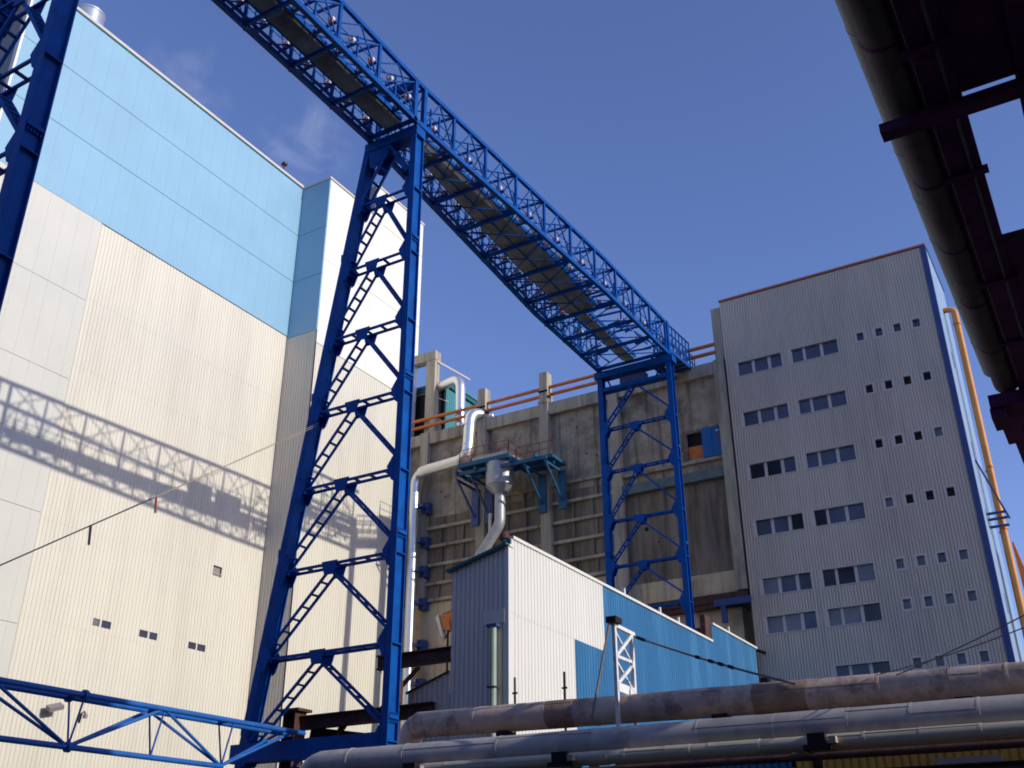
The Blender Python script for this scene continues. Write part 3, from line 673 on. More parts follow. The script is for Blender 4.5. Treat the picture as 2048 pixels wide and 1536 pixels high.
# belt pans
def pan(y0, y1, c0, c1, w, nm='belt_pan', seg=2.65, lift=0):
    m = MB(); m.sm = False; n = 8; k = 0; N = max(1, round((y1-y0)/seg))
    for i in range(N):
        ya = y0+(y1-y0)*i/N+.01; yb = y0+(y1-y0)*(i+1)/N-.01
        ra = []; 
        for y, f in ((ya, i/N), (yb, (i+1)/N)):
            cx = c0+(c1-c0)*f; row = len(m.v)
            for j in range(n+1):
                th = math.pi*(j/n); x = -math.cos(th)*w/2; z = -math.sin(th)*w*.16
                m.v.append(V((cx+x, y, zb(y)+.22+lift+z)))
            for j in range(n+1):
                th = math.pi*(j/n); x = -math.cos(th)*(w/2-.03); z = -math.sin(th)*w*.16+.04
                m.v.append(V((cx+x, y, zb(y)+.22+lift+z)))
            ra.append(row)
        a, b = ra
        m.sm = True
        for j in range(n):
            m.face(a+j, b+j, b+j+1, a+j+1); o = n+1; m.face(a+o+j+1, b+o+j+1, b+o+j, a+o+j)
        m.sm = False
        for r in (a, b):
            for j in range(n): m.face(r+j, r+j+1, r+n+1+j+1, r+n+1+j)
        for j in (0, n): m.face(a+j, b+j, b+n+1+j, a+n+1+j)
    return m.build(nm, BELT, br)
pan(3.2, 28.5, -23.0, -23.0, .98)
def pl(y): return lerp(y, ((29.4, -23.3), (36.3, -23.8), (41.5, -24.15), (47.6, -24.2)))
def pr(y): return lerp(y, ((29.4, -22.5), (36.5, -22.2), (41.5, -22.1), (47.6, -22.35)))
pan_y = [29.4, 31.6, 34.1, 36.6, 39.1, 41.6, 44.1, 46.0, 47.6]
for side in (0, 1):
    mm = MB()
    for a, b in zip(pan_y, pan_y[1:]):
        row = []
        for y in (a+.01, b-.01):
            e0, e1 = pl(y), pr(y); c_ = (e0+e1)/2
            x0, x1 = (e0, c_-.045) if side == 0 else (c_+.045, e1)
            h0, h1 = (.3, .08) if side == 0 else (.08, .3)
            row.append([(x0, y, zb(y)+h0), (x0+(x1-x0)*.35, y, zb(y)+.6*h0+.4*h1-.05), (x0+(x1-x0)*.7, y, zb(y)+.3*h0+.7*h1-.04), (x1, y, zb(y)+h1)])
        for q in range(3):
            p0, p1, p2, p3 = row[0][q], row[0][q+1], row[1][q+1], row[1][q]
            up_ = lambda p: (p[0], p[1], p[2]+.03)
            mm.hexa([p0, p1, p2, p3, up_(p0), up_(p1), up_(p2), up_(p3)])
    mm.build('belt_pan', BELT, br)
pan(47.8, 54.6, -23.42, -23.4, .72, lift=-.05)
def stringer(y0, y1, a, b, h=.24, z=.3):
    m = MB(); m.bar((a, y0, zb(y0)+z), (b, y1, zb(y1)+z), .07, h, Z_); m.build('stringer', BLUE, br)
stringer(3.2, 28.4, -22.46, -22.46); stringer(3.2, 28.4, -23.54, -23.54)
for f, z, nm in ((pl, .42, -.04), (pr, .42, .04)):
    mm = MB()
    for a, b in zip(pan_y, pan_y[1:]): mm.bar((f(a)+nm, a, zb(a)+z), (f(b)+nm, b, zb(b)+z), .06, .2, Z_)
    mm.build('stringer', BLUE, br)
mm = MB()
for a, b in zip(pan_y, pan_y[1:]): mm.bar(((pl(a)+pr(a))/2, a, zb(a)+.1), ((pl(b)+pr(b))/2, b, zb(b)+.1), .06, .1, Z_)
mm.build('stringer', BLUE, br)
stringer(47.7, 54.6, -22.98, -22.96, z=.3); stringer(47.7, 54.6, -23.86, -23.84, z=.3)
m = MB()
for a, b in ((42.0, 44.0), (44.3, 46.6)): m.box(-23.8, -22.7, a, b, 33.1, 34.1)
m.build('belt_housing', BLUE, br)
# idler rollers on orange brackets, each on a crossbar between chord and stringer
def idler(x, y, z, x0=None, x1=None):
    m = MB().use(ORANGE); m.box(x-.1, x+.1, y-.07, y+.07, z, z+.16); m.bar((x-.12, y, z+.1), (x-.16, y, z+.42), .08, .09)
    m.use(ROLLW); m.tube([(x-.11, y, z+.22), (x+.12, y, z+.22)], .085, 10)
    m.use(BLUE); m.box(x-.28 if x0 is None else x0, x+.28 if x1 is None else x1, y-.05, y+.05, z-.1, z-.001)
    m.build('idler_roller', None, br)
y = 5.2
while y < 28:
    idler(-23.95, y, zb(y)+.24, -24.3, -23.56); idler(-22.12, y, zb(y)+.24, -22.44, -21.86)
    if y > 14: idler(-22.02, y+.5, zb(y)+1.0)
    y += 1.325
y = 29.9; k = 0
while y < 54.3:
    f = (y-29.4)/18.2
    if y < 47.6: idler(pl(y)-.33, y, zb(y)+.24, xl(y)+.1, pl(y)-.06); idler(pr(y)+.36, y, zb(y)+.24, pr(y)+.06, xr(y)-.1)
    elif k % 2: idler(-24.6, y, zb(y)+.2); idler(-21.9, y, zb(y)+.2)
    if k % 2 == 0: idler(xr(y)-.3, y+.4, zb(y)+.7)
    y += 1.35; k += 1
# dense gratings and cable trays at the low end
rs = random.Random(5)
for k in range(44):
    y = 46.8+rs.random()*7.6; x = rs.uniform(-25.4, -21.2)
    if -23.95 < x < -22.6: continue
    z = zb(y)+rs.uniform(.05, 1.1); m = MB()
    if k % 3 == 0: m.bar((x-.6, y, z), (x+.6, y+rs.uniform(-.4, .4), z), .08, .1, Z_)
    elif k % 3 == 1: m.bar((x, y-.9, z), (x+rs.uniform(-.3, .3), y+.9, z+.1), .07, .09, Z_)
    else: m.bar((x, y, z), (x, y, z+1.2), .08, .08); m.bar((x-.4, y, z+.6), (x+.4, y+.6, z+.7), .06, .08, Z_)
    m.build('tray_bar', BLUE, br)
def zigzag(side, ya, yb, n, f):
    m = MB()
    for k in range(n):
        a = ya+(yb-ya)*k/n; b = ya+(yb-ya)*(k+.5)/n; c = ya+(yb-ya)*(k+1)/n
        p = P(side, a, .12); q = V((f(b), b, zb(b)+.22)); e = P(side, c, .12)
        m.bar(p, q, .045, .05, Z_); m.bar(q, e, .045, .05, Z_)
    m.build('zigzag_brace', BLUE, br)
zigzag(-1, 3.4, 28.4, 19, lambda y: -23.56); zigzag(1, 3.4, 28.4, 19, lambda y: -22.44)
zigzag(-1, 29.3, 47.4, 14, pl); zigzag(1, 29.3, 47.4, 14, pr)
for i, y in enumerate(ysA[:-1]):
    for side in (1, -1):
        m = MB(); ym = y+1.325
        m.bar(P(side, ym, HT-.1), P(side, y+2.65, .1), .05, .055, X_); m.bar(P(side, y, HT*.5), P(side, ym, HT-.1), .045, .05, X_); m.build('brace', BLUE, br)
# end portals over the first tower
for y, w in ((28.45, .2), (29.15, .2)):
    for side in (1, -1):
        m = MB(); q = P(side, y, -.1); m.bar(q, q+V((0, 0, HT+.2)), .2, .22, Y_); m.build('portal_post', BLUE, br)
m = MB(); m.box(-24.2, -21.95, 28.3, 28.6, 34.35, 34.72); m.build('portal_beam', BLUE, br)
m = MB(); m.bar((-20.85, 54.6, 34.6), (-20.9, 52.4, 32.5), .08, .1, X_); m.build('brace', BLUE, br)
# landing walkway onto the wall top
wk = thing('landing_walkway', (-21.3, 58, 33), 'small railed walkway from the far trestle onto the wall top', 'walkway')
W0, W1 = V((-20.75, 55.1, 32.75)), V((-21.3, 60.7, 33.95))
WL = V((-1.1, 0, 0))
m = MB().use(BELT)
for k in range(6):
    a = W0.lerp(W1, (k+.1)/6); b = W0.lerp(W1, (k+.88)/6)
    m.bar(a+WL/2, b+WL/2, 1.0, .05, Z_)
m.build('floor_plate', None, wk)
m = MB(); m.bar(W0, W1, .12, .26, Z_); m.bar(W0+WL, W1+WL, .12, .26, Z_)
for k in range(7): q = W0.lerp(W1, k/6)-Z_*.06; m.bar(q, q+WL, .1, .16, Z_)
m.build('frame', BLUE, wk)
for o in (V((0, 0, 0)), WL):
    m = MB(); e = W0.lerp(W1, .88)
    for k in range(7): q = W0.lerp(e, k/6)+o; m.bar(q, q+Z_*1.9, .07, .07)
    for h in (.65, 1.25, 1.9): m.bar(W0+o+Z_*h, e+o+Z_*h, .09, .09, Z_)
    for k in range(6): m.bar(W0.lerp(e, k/6)+o, W0.lerp(e, (k+1)/6)+o+Z_*1.25, .05, .05, X_)
    m.build('railing', BLUE, wk)
m = MB(); a, b = W0.lerp(W1, .9), W0.lerp(W1, 1.12)
for k in range(3): q = a.lerp(b, k/2); m.bar(q, q+Z_*1.1, .05, .05)
for h in (.5, 1.1): m.bar(a+Z_*h, b+Z_*h, .05, .05, Z_)
m.build('railing', BLUE, wk)
m = MB(); m.bar((-22.3, 55.6, 32.6), (-22.6, 60.1, 33.3), .5, .35); m.build('chute', DARK, wk)

# ------------------------------------------------------------------ brown steel frame behind the first tower
t = thing('brown_steel_frame', (-24.5, 30.4, 0), 'rusty brown post and beams standing behind the foot of the middle tower', 'steel frame')
m = MB(); m.ibeam((-27.5, 30.4, 0), (-27.5, 30.4, 7.75), .62, .6, .05, X_); m.box(-27.9, -27.0, 30.0, 30.8, 7.76, 7.86); m.build('post', RUST, t)
m = MB(); m.ibeam((-27.15, 30.45, 7.35), (-21.6, 31.1, 7.5), .3, .5, .04, Z_); m.build('beam', RUST, t)
m = MB(); m.ibeam((-27.1, 30.9, 7.05), (-22.4, 31.05, 6.35), .2, .42, .04, Z_); m.build('beam', RUST, t)
m = MB(); m.ibeam((-24.2, 31.05, 9.35), (-21.0, 31.35, 9.42), .3, .52, .04, Z_); m.build('beam', RUST, t)
m = MB(); m.bar((-25.4, 30.8, 7.2), (-27.0, 30.8, 5.6), .16, .16); m.build('brace', RUST, t)
m = MB(); m.bar((-22.2, 30.9, 9.0), (-23.9, 30.9, 7.6), .12, .12); m.build('brace', RUST, t)
m = MB(); m.box(-23.25, -22.65, 30.2, 30.6, 7.7, 8.5); m.bar((-22.8, 30.4, 7.4), (-23.1, 30.4, 8.5), .25, .2); m.build('bracket', RUST, t)

# ------------------------------------------------------------------ tubular blue truss at lower left
t = thing('tube_truss', (-26.6, 20, 6.8), 'light blue triangular tube truss running low along the cream wall', 'truss')
zt, zl = 6.83, 5.42; xa, xb, xm = -26.95, -26.25, -26.6
ye = 29.6
m = MB(); m.tube([(xa, 6, zt), (xa, ye, zt)], .085, 10); m.build('top_chord', BLUE2, t)
m = MB(); m.tube([(xb, 6, zt), (xb, ye, zt)], .085, 10); m.build('top_chord', BLUE2, t)
m = MB(); m.tube([(xm, 6, zl), (xm, 26.1, zl)], .085, 10); m.build('bottom_chord', BLUE2, t)
ny = [26.05-6.0*k for k in range(4)]
for k, y in enumerate(ny):
    for x in (xa, xb):
        m = MB(); m.tube([(xm, y-.05, zl), (x, min(y+3.0, ye-.1), zt)], .055, 8); m.build('diagonal', BLUE2, t)
        m = MB(); m.tube([(xm, y, zl), (x, y-3.0, zt)], .05, 8); m.build('diagonal', BLUE2, t)
        for yy in (y, y-3.0):
            m = MB(); m.tube([(xm, yy, zl), (x, yy+.02, zt)], .03, 6); m.build('upright', BLUE2, t)
    for yy in (y, y-3.0): 
        m = MB(); m.bar((xa, yy, zt+.0), (xb, yy, zt+.0), .2, .05, Z_); m.build('batten', BLUE2, t)
for y in (20.05, ):
    for x in (xa, xb, xm):
        m = MB(); q = zt if x != xm else zl; m.tube([(x, y-.06, q), (x, y+.06, q)], .15, 12); m.build('flange', BLUE2, t)

# ------------------------------------------------------------------ pipe rack and big insulated pipes along the bottom
def pipe_thing(name, pts, r, m_, lab, seams=(), smat=None, n=24, jackets=None):
    t = thing(name, pts[0], lab, 'pipe', 'large pipes along the bottom rack')
    m = MB(); m.tube(pts, r, n); m.build('pipe', m_, t)
    rj = random.Random(len(lab)); sq = sorted(seams, key=lambda e: e[0][0])
    for (qa, _), (qb, _) in zip(sq, sq[1:]):
        if rj.random() < .75:
            qa_, qb_ = V(qa), V(qb); mid = qa_.lerp(qb_, rj.uniform(.4, .6)) if rj.random() < .4 else qb_
            mm = MB(); mm.tube([qa_, mid], r+rj.uniform(.004, .012), n)
            tilt = (mid-qa_).normalized(); ang = rj.uniform(.2, .9)
            o_ = (Y_*-math.cos(ang)+Z_*math.sin(ang))*(r+.012)
            mm.bar(qa_+o_, mid+o_, .02, .012, o_); mm.build('jacket_section', rj.choice(jackets or [m_]), t)
    for q, d in seams:
        q = V(q); d = V(d); mm = MB(); mm.tube([q-d*.03, q+d*.03], r+.012, n); mm.build('band', smat or m_, t)
    return t
p1 = lambda x: 6.02-.0135*(x+10)
pts = [(6, 26, p1(6)), (-18.6, 26, p1(-18.6))]+[tuple(q) for q in arc((-18.6, 26.15, 5.71), (0, 0, 1), (-1, 0, 0), .43, .15, math.pi-.1, 8)]+[(-18.2, 26.3, 5.27), (-16.6, 26.6, 5.2), (-15.6, 27.4, 5.2), (-15.4, 29, 5.2)]
sx = [((x, 26, p1(x)), (1, 0, -.0135)) for x in (-16.5, -14.2, -12.7, -10.2, -8.3, -6.9, -5.2, -3.6, -2.4)]
pipe_thing('insulated_pipe', pts, .37, INSUL, 'thick brown stained insulated pipe, uppermost on the bottom rack', sx, jackets=[INSUL, INSUL2, INSUL3])
p2 = lambda x: 5.06-.002*(x+10)
pts = bend([(6, 25, p2(6)), (-21.9, 25, p2(-21.9)), (-22.0, 25, 1)], .75, 8)
sx = [((x, 25, p2(x)), (1, 0, 0)) for x in (-20.2, -18.2, -15.1, -13.2, -11.3, -9.4, -7.5, -5.8, -4.4, -3.0)]
pipe_thing('jacketed_pipe', pts, .4, PIPEG, 'wide grey metal jacketed pipe in the middle of the bottom rack', sx, PIPEG, jackets=[PIPEG, PIPEG2, PIPEG])
pts = bend([(6, 24.45, 4.66), (-17.6, 24.45, 4.68), (-17.7, 24.45, 1)], .4, 6)
sx = [((x, 24.45, 4.67), (1, 0, 0)) for x in (-16.5, -14.9, -12.2, -11.2, -10.1, -9.0, -7.8, -6.6, -5.4, -4.2, -3.0)]
pipe_thing('jacketed_pipe', pts, .17, PIPEY, 'thin cream pipe below the wide grey pipe', sx)
pts = [(6, 24.2, 4.36), (-19.5, 24.2, 4.36)]
pipe_thing('jacketed_pipe', pts, .085, RUST, 'thin dark brown pipe lowest on the bottom rack', [])
rk = thing('pipe_rack', (-9, 25.4, 0), 'dark brown steel rack carrying the large pipes along the bottom', 'pipe rack')
for x in (-19.3, -13.0, -7.0, -1.2, 4):
    m = MB(); m.ibeam((x, 24.3, 0), (x, 24.3, 4.0), .2, .22, .025); m.ibeam((x, 26.3, 0), (x, 26.3, 5.1), .2, .22, .025); m.build('post', RUST, rk)
    m = MB(); m.bar((x, 23.9, 4.02), (x, 26.9, 4.02), .2, .2, Z_); m.bar((x, 25.5, 5.3), (x, 26.9, 5.3), .2, .24, Z_); m.build('crossbar', RUST, rk)
for z, y, h in ((3.95, 24.0, .14), (3.5, 26.2, .3)):
    m = MB(); m.ibeam((-20, y, z), (6, y, z), .18, h, .03, Z_); m.build('longitudinal_beam', RUST, rk)
for x in (-12.95, -6.4, -17.6):
    m = MB(); m.box(x-.22, x+.18, 24.2, 25.0, 4.62, 4.86); m.box(x-.32, x+.3, 24.18, 24.9, 4.5, 4.615); m.build('pipe_shoe', DARK, rk)
    m = MB(); m.box(x+.3, x+.44, 24.1, 24.28, 4.62, 4.76); m.build('bolt', CONC2, rk)
for x in (-15.6, -9.2, -3.4):
    m = MB(); m.box(x-.2, x+.2, 25.8, 26.2, 5.42, 5.72); m.build('pipe_shoe', DARK, rk)
for x in (-15.7, -14.05):
    m = MB(); m.tube([(x, 26.7, 5.3), (x, 26.7, 7.35)], .035, 6); m.bar((x-.08, 26.7, 6.9), (x+.08, 26.7, 6.9), .05, .05); m.build('thin_rod', RUST, rk)
m = MB()
for k in range(14): 
    x = -16.4+k*.28; m.bar((x, 26.95, 5.42), (x+.14, 26.95, 5.62), .025, .025); m.bar((x+.14, 26.95, 5.62), (x+.28, 26.95, 5.42), .025, .025)
m.bar((-16.6, 26.95, 5.65), (-12.2, 26.95, 5.65), .03, .03, Z_); m.bar((-16.6, 26.95, 5.4), (-12.2, 26.95, 5.4), .03, .03, Z_)
m.build('cable_tray', MASTW, rk)
# cable mast on the rack
t = thing('lattice_mast', (-11.9, 26.2, 5.4), 'small white lattice mast standing on the pipe rack in front of the blue sheeting', 'mast')
MX = -11.9; ya, yb = 25.6, 26.73
m = MB(); m.bar((MX, ya, 5.55), (MX, ya, 8.2), .1, .1); m.build('leg', MASTW, t)
m = MB(); m.bar((MX, yb, 5.42), (MX, yb, 8.1), .1, .1); m.build('leg', MASTW, t)
m = MB(); m.bar((MX, ya, 8.22), (MX, yb+.15, 8.2), .1, .1, Z_); m.build('top_bar', MASTW, t)
m = MB(); m.bar((MX+.03, ya, 7.38), (MX+.03, yb, 7.38), .06, .08, Z_); m.build('rung', MASTW, t)
m = MB(); m.box(MX+.02, MX+.07, ya, yb, 6.45, 6.68); m.build('tie_plate', MASTW, t)
for za, zb_ in ((7.42, 8.15), (6.68, 7.34)):
    m = MB(); m.bar((MX-.04, ya+.04, zb_), (MX-.04, yb-.04, za), .05, .05, Z_); m.build('brace', MASTW, t)
    m = MB(); m.bar((MX+.04, ya+.04, za), (MX+.04, yb-.04, zb_), .05, .09, Z_); m.build('brace', MASTW, t)
m = MB(); m.box(MX-.14, MX+.16, ya-.22, ya+.2, 8.26, 8.42); m.build('cable_clamp', DARK, t)
def cable(name, pts, r, m_, lab, grp=None):
    m = MB(); m.tube(pts, r, 6); return m.build(name, m_, None, loc=pts[0], label=lab, cat='cable', group=grp)
def sag(a, b, s, n=14):
    a, b = V(a), V(b); return [a.lerp(b, k/n)-Z_*s*4*(k/n)*(1-k/n) for k in range(n+1)]
cable('guy_wire', [(MX-.05, ya-.15, 8.3), (-11.95, 24.15, 5.6)], .035, CABLE, 'grey guy wire from the white mast down to the rack, left side')
c = cable('mast_cable', sag((MX, yb+.1, 8.15), (-7.1, 25.62, 6.2), .06), .03, CABLE, 'dark cable sloping from the white mast down across the blue sheeting')
a, b = V((MX, yb+.1, 8.15)), V((-7.1, 25.62, 6.2))
for f in (.03, .06, .42, .5, .56, .62): 
    q = a.lerp(b, f)-Z_*.24*f*(1-f); e = a.lerp(b, f+.025)-Z_*.24*f*(1-f); m = MB(); m.bar(q, e, .09, .09); m.build('cable_clip', DARK, c)
cable('thin_wire', sag((-4.75, 25.7, 6.2), (-.9, 21.0, 6.45), .05), .014, CABLE, 'upper thin wire rising to the right across the grey block corner', 'thin wires at the right edge')
cable('thin_wire', sag((-5.2, 25.7, 6.25), (-1.0, 21.0, 6.15), .08), .012, CABLE, 'lower thin wire rising to the right across the grey block corner', 'thin wires at the right edge')
# rope with hanging tapes at left
ra, rb = V((-26.2, 28.85, 18.72)), V((-26.75, 15.0, 8.6))
rp = thing('rope_line', ra, 'rope with hanging tapes slung from the middle tower past the cream wall', 'rope')
m = MB(); m.tube([ra.lerp(rb, k/8) for k in range(4)], .012, 5); m.tube([ra.lerp(rb, k/8)+V((0, 0, .1*(1-k/3))) for k in range(4)], .012, 5); m.build('thin_line', CABLEL, rp)
m = MB(); m.tube([ra.lerp(rb, .375), ra.lerp(rb, .6)], .026, 6); m.build('tape', CABLEL, rp)
m = MB(); m.tube([ra.lerp(rb, .6), ra.lerp(rb, .955)], .022, 6); m.build('tape', CABLE, rp)
m = MB(); m.tube([ra.lerp(rb, .955), ra.lerp(rb, 1)], .014, 6); m.build('thin_line', CABLEL, rp)
for f, L in ((.52, .55), (.68, .6), (.84, .0), (.945, .65)):
    if L == 0: continue
    q = ra.lerp(rb, f); m = MB(); m.bar(q, q-Z_*L+Y_*.06, .05, .06); m.build('hanging_tape', REDR if f < .6 else CABLE, rp)

# ------------------------------------------------------------------ low sheds behind the rack
t = thing('yellow_shed', (-3, 32, 0), 'low yellow ribbed shed behind the pipe rack at lower right', 'building')
m = MB(); m.box(-8.55, 6, 30.1, 36, 0, 5.1); m.build('wall', YELL, t)
m = MB(); ribs(m, (0, 30, 0), X_, -Y_, -8.6, 6, 0, 5.15, .22, .05); m.build('yellow_cladding', YELL, t)
box('roof', ROOF, t, -8.7, 6.1, 29.9, 36.1, 5.16, 5.26)
m = MB(); m.ibeam((-8.8, 29.4, 4.2), (6, 29.4, 4.2), .2, .3, .03, Z_); m.build('front_beam', RUST, t)
m = MB(); m.box(-4.9, -3.3, 29.85, 29.98, 3.9, 4.75); m.build('grey_panel', SHADE, t)
t = thing('blue_shed', (-11, 32, 0), 'low blue ribbed shed behind the pipe rack, left of the yellow one', 'building')
m = MB(); m.box(-14.0, -8.75, 30.1, 34, 0, 5.0); m.build('wall', HBLUE, t)
m = MB(); ribs(m, (0, 30.02, 0), X_, -Y_, -14.05, -8.72, 0, 5.05, .22, .05); m.build('blue_cladding', HBLUE, t)
box('roof', ROOF, t, -14.1, -8.71, 29.95, 34.1, 5.06, 5.14)

# ------------------------------------------------------------------ dark gantry overhead at right
t = thing('overhead_gantry', (0, 14, 0), 'dark steel pipe gantry passing close overhead at the upper right', 'gantry')
m = MB(); m.ibeam((-.37, -6, 10.3), (-.37, 21.8, 10.3), .4, .6, .05, Z_); m.box(-.6, -.17, -6, 21.7, 10.02, 10.08); m.build('longitudinal_beam', GANT, t)
m = MB(); m.ibeam((.66, -6, 10.3), (.66, 26, 10.3), .44, .6, .05, Z_); m.build('longitudinal_beam', GANT, t)
for y, x0, w in ((2.5, -1.12, .38), (10.735, -1.12, .21), (19.85, -1.14, .8)):
    m = MB(); m.box(x0, 1.6, y-w/2, y+w/2, 9.86 if w < .3 else 9.74, 9.99); m.build('crossbeam', GANT, t)
m = MB(); m.box(-1.08, 1.6, 20.26, 21.6, 9.76, 9.96); m.box(-1.16, -.9, 19.5, 20.2, 9.55, 9.74); m.build('end_plate', GANT, t)
m = MB(); m.box(-.165, .435, 9.05, 10.635, 10.05, 10.1); m.box(-.165, .435, 14.08, 26, 10.05, 10.1); m.box(.8, 2.6, -6, 26, 10.05, 10.1); m.box(-.165, .435, -6, 8.6, 10.05, 10.1); m.build('deck_plate', GANT, t)
m = MB(); m.ibeam((-.75, 21.62, 10.05), (-.75, 30, 10.05), .42, .5, .05, Z_); m.box(-.95, 1.6, 21.62, 30, 9.99, 10.04); m.build('end_beam', GANT, t)
for y in (9.6, 12.2, 15.2, 17.4):
    m = MB(); m.box(-.64, -.1, y-.06, y+.06, 9.955, 10.018); m.build('gusset', GANT, t)
m = MB(); m.tube([(-.28, -6, 9.99), (-.28, 21, 9.99)], .02, 8); m.build('conduit', CABLE, t)
for y in (2.5, 10.84, 19.85):
    m = MB(); m.ibeam((1.2, y, 0), (1.2, y, 9.73), .34, .36, .03); m.build('column', GANT, t)
GP = 'pipes on the overhead gantry'
m = MB(); m.tube([(-.94, -6, 10.58), (-.94, 19.6, 10.58)], .195, 20); a = m.build('gantry_pipe', PIPEY, None, loc=(-.94, 14, 10.58), label='pale pipe on the outer edge of the overhead gantry', cat='pipe', group=GP)
for y in (9.5, 12.0, 13.2, 14.4, 16.6, 18.2):
    m = MB(); m.tube([(-.94, y, 10.58), (-.94, y+.03, 10.58)], .202, 20); m.build('band', PIPEG, a)
m = MB(); m.tube([(-.785, -6, 10.23), (-.785, 19.6, 10.23)], .22, 20); a = m.build('gantry_pipe', GPIPE, None, loc=(-.78, 14, 10.24), label='brown wrapped pipe on the inner side of the overhead gantry', cat='pipe', group=GP)
for y in (7.6, 9.4, 12.3, 14.1, 15.9, 17.7):
    m = MB(); m.tube([(-.785, y, 10.23), (-.785, y+.05, 10.23)], .228, 20); m.build('strap', GANT, a)
m = MB(); m.tube([(-.555, 4, 10.0), (-.555, 19, 10.0)], .006, 5); m.build('gantry_cable', CABLEL, None, loc=(-.555, 14, 10), label='thin pale cable along the underside of the overhead gantry', cat='cable')

# ------------------------------------------------------------------ unseen building added at right, outside the frame, to shade the nearest tower
t = thing('unseen_shade_building', (20, 12, 0), 'tall grey unseen building added right of the view to shade the nearest tower', 'building')
m = MB(); m.box(10, 34, -20, 22.3, 0, 38.5); m.build('wall', GREYC, t)
m = MB(); m.box(9.9, 34.1, -20.1, 22.4, 38.51, 38.8); m.build('roof', ROOF, t)
for z in (4, 12, 20, 28):
    for y in (-9, 3, 15): box('window', GLASS, t, 9.95, 9.99, y, y+3.5, z, z+2)

t = thing('unseen_sky_blocker', (-20, -14, 0), 'long brown unseen block added behind the viewpoint to cut the sky light', 'building')  # unseen, added behind the camera to cut sky light on pipes and front faces
m = MB(); m.box(-75, 9, -40, -12, 0, 23); m.build('wall', SHADE, t)
box('roof', ROOF, t, -75.2, 9.2, -40.2, -11.8, 23.01, 23.3)
for x in (-60, -48, -36, -24, -12, 0): box('window', GLASS, t, x-3, x+3, -11.99, -11.93, 4, 14)

# ------------------------------------------------------------------ sky, sun, camera
SUN = V((1, .02, .376)).normalized()
w = bpy.data.worlds.new('World'); SC.world = w; w.use_nodes = True
nt = w.node_tree; bg = nt.nodes['Background']
sky = nt.nodes.new('ShaderNodeTexSky'); sky.sky_type = 'NISHITA'; sky.sun_disc = False
sky.sun_elevation = math.asin(SUN.z); sky.sun_rotation = math.atan2(SUN.x, SUN.y)
sky.air_density = 1.0; sky.dust_density = .6; sky.ozone_density = 2.2; sky.altitude = 200
tint = nt.nodes.new('ShaderNodeMix'); tint.data_type = 'RGBA'; tint.blend_type = 'MULTIPLY'; tint.inputs[0].default_value = 1
nt.links.new(sky.outputs[0], tint.inputs[6]); tint.inputs[7].default_value = (.86, .855, 1.18, 1)
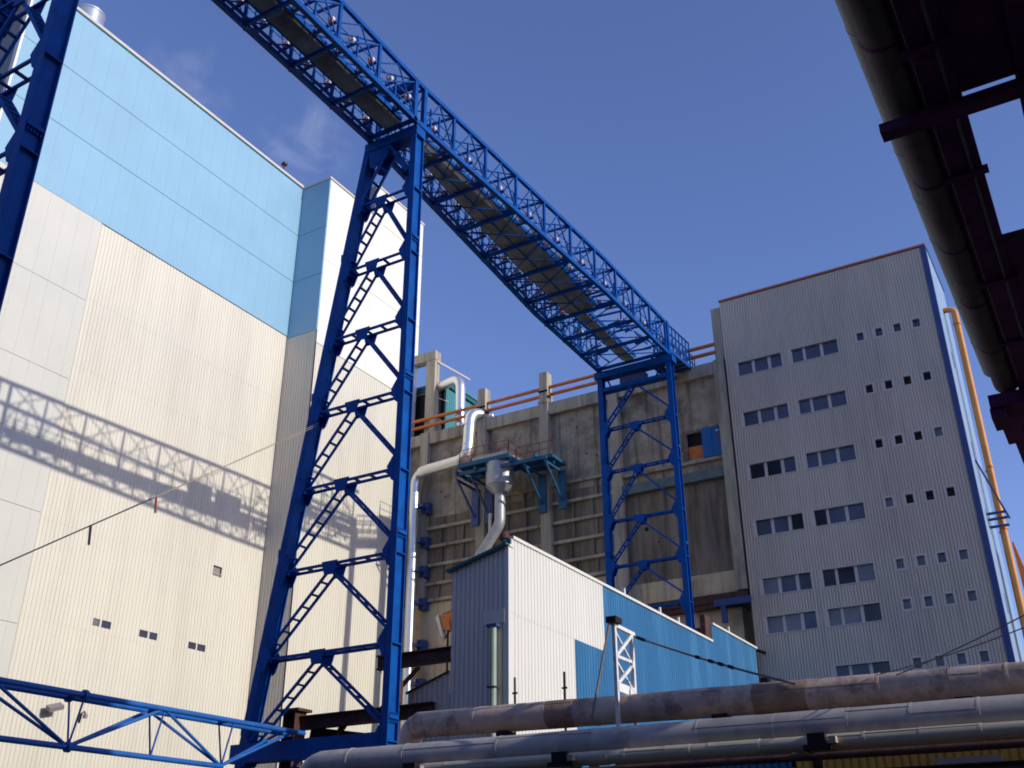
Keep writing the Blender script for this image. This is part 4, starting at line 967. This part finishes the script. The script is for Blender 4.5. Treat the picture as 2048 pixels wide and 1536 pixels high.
# faint wisps of cloud in two spots of the sky
tc = nt.nodes.new('ShaderNodeTexCoord')
def wisp(prev, direction, radius, amount):
    d = V(direction).normalized()
    dot = nt.nodes.new('ShaderNodeVectorMath'); dot.operation = 'DOT_PRODUCT'; dot.inputs[1].default_value = d
    nt.links.new(tc.outputs['Generated'], dot.inputs[0])
    mr = nt.nodes.new('ShaderNodeMapRange'); mr.interpolation_type = 'SMOOTHSTEP'; mr.inputs[1].default_value = math.cos(radius); mr.inputs[2].default_value = math.cos(radius*.15)
    nt.links.new(dot.outputs['Value'], mr.inputs[0])
    nz = nt.nodes.new('ShaderNodeTexNoise'); nz.inputs['Scale'].default_value = 26; nz.inputs['Detail'].default_value = 8; nz.inputs['Distortion'].default_value = .6
    nt.links.new(tc.outputs['Generated'], nz.inputs['Vector'])
    m2 = nt.nodes.new('ShaderNodeMapRange'); m2.inputs[1].default_value = .42; m2.inputs[2].default_value = .75
    nt.links.new(nz.outputs['Fac'], m2.inputs[0])
    mu = nt.nodes.new('ShaderNodeMath'); mu.operation = 'MULTIPLY'; nt.links.new(mr.outputs[0], mu.inputs[0]); nt.links.new(m2.outputs[0], mu.inputs[1])
    mu2 = nt.nodes.new('ShaderNodeMath'); mu2.operation = 'MULTIPLY'; mu2.inputs[1].default_value = amount; nt.links.new(mu.outputs[0], mu2.inputs[0])
    mx = nt.nodes.new('ShaderNodeMix'); mx.data_type = 'RGBA'; nt.links.new(mu2.outputs[0], mx.inputs[0]); nt.links.new(prev, mx.inputs[6]); mx.inputs[7].default_value = (4.2, 4.4, 5.4, 1)
    return mx.outputs[2]
# orientation of the camera (heading 30.55 deg left of +Y, pitch 26.3 deg up)
a, b, c = -0.53324833, 0.4592471, -0.00353036
fw = V((math.sin(a)*math.cos(b), math.cos(a)*math.cos(b), math.sin(b)))
rt = V((math.cos(a), -math.sin(a), 0)); up = rt.cross(fw)
r2 = rt*math.cos(c)+up*math.sin(c); u2 = -rt*math.sin(c)+up*math.cos(c)
def pix(x, y): return r2*((x-1024)/2050.1)-u2*((y-768)/2050.1)+fw
out = wisp(tint.outputs[2], pix(372, 172), .05, .2)
out = wisp(out, pix(612, 285), .05, .22)
nt.links.new(out, bg.inputs['Color']); bg.inputs['Strength'].default_value = .13
sun = bpy.data.lights.new('sun', 'SUN'); sun.energy = 2.6; sun.angle = math.radians(.5); sun.color = (1, .95, .81)
so = bpy.data.objects.new('sun', sun); COL.objects.link(so); so.rotation_euler = (-SUN).to_track_quat('-Z', 'Y').to_euler(); so.location = (40, 3, 60)
cam = bpy.data.cameras.new('camera'); co = bpy.data.objects.new('camera', cam); COL.objects.link(co)
cam.sensor_width = 36; cam.lens = 36*2050.14/2048; cam.clip_end = 4000; cam.clip_start = .05
M = Matrix((r2, u2, -fw)).transposed().to_4x4(); M.translation = V((0, 0, 1.7)); co.matrix_world = M
SC.camera = co
SC.cycles.pixel_filter_type = 'BLACKMAN_HARRIS'; SC.cycles.filter_width = 1.8
SC.view_settings.view_transform = 'Standard'; SC.view_settings.look = 'None'; SC.view_settings.gamma = 1
SC.view_settings.exposure = .42
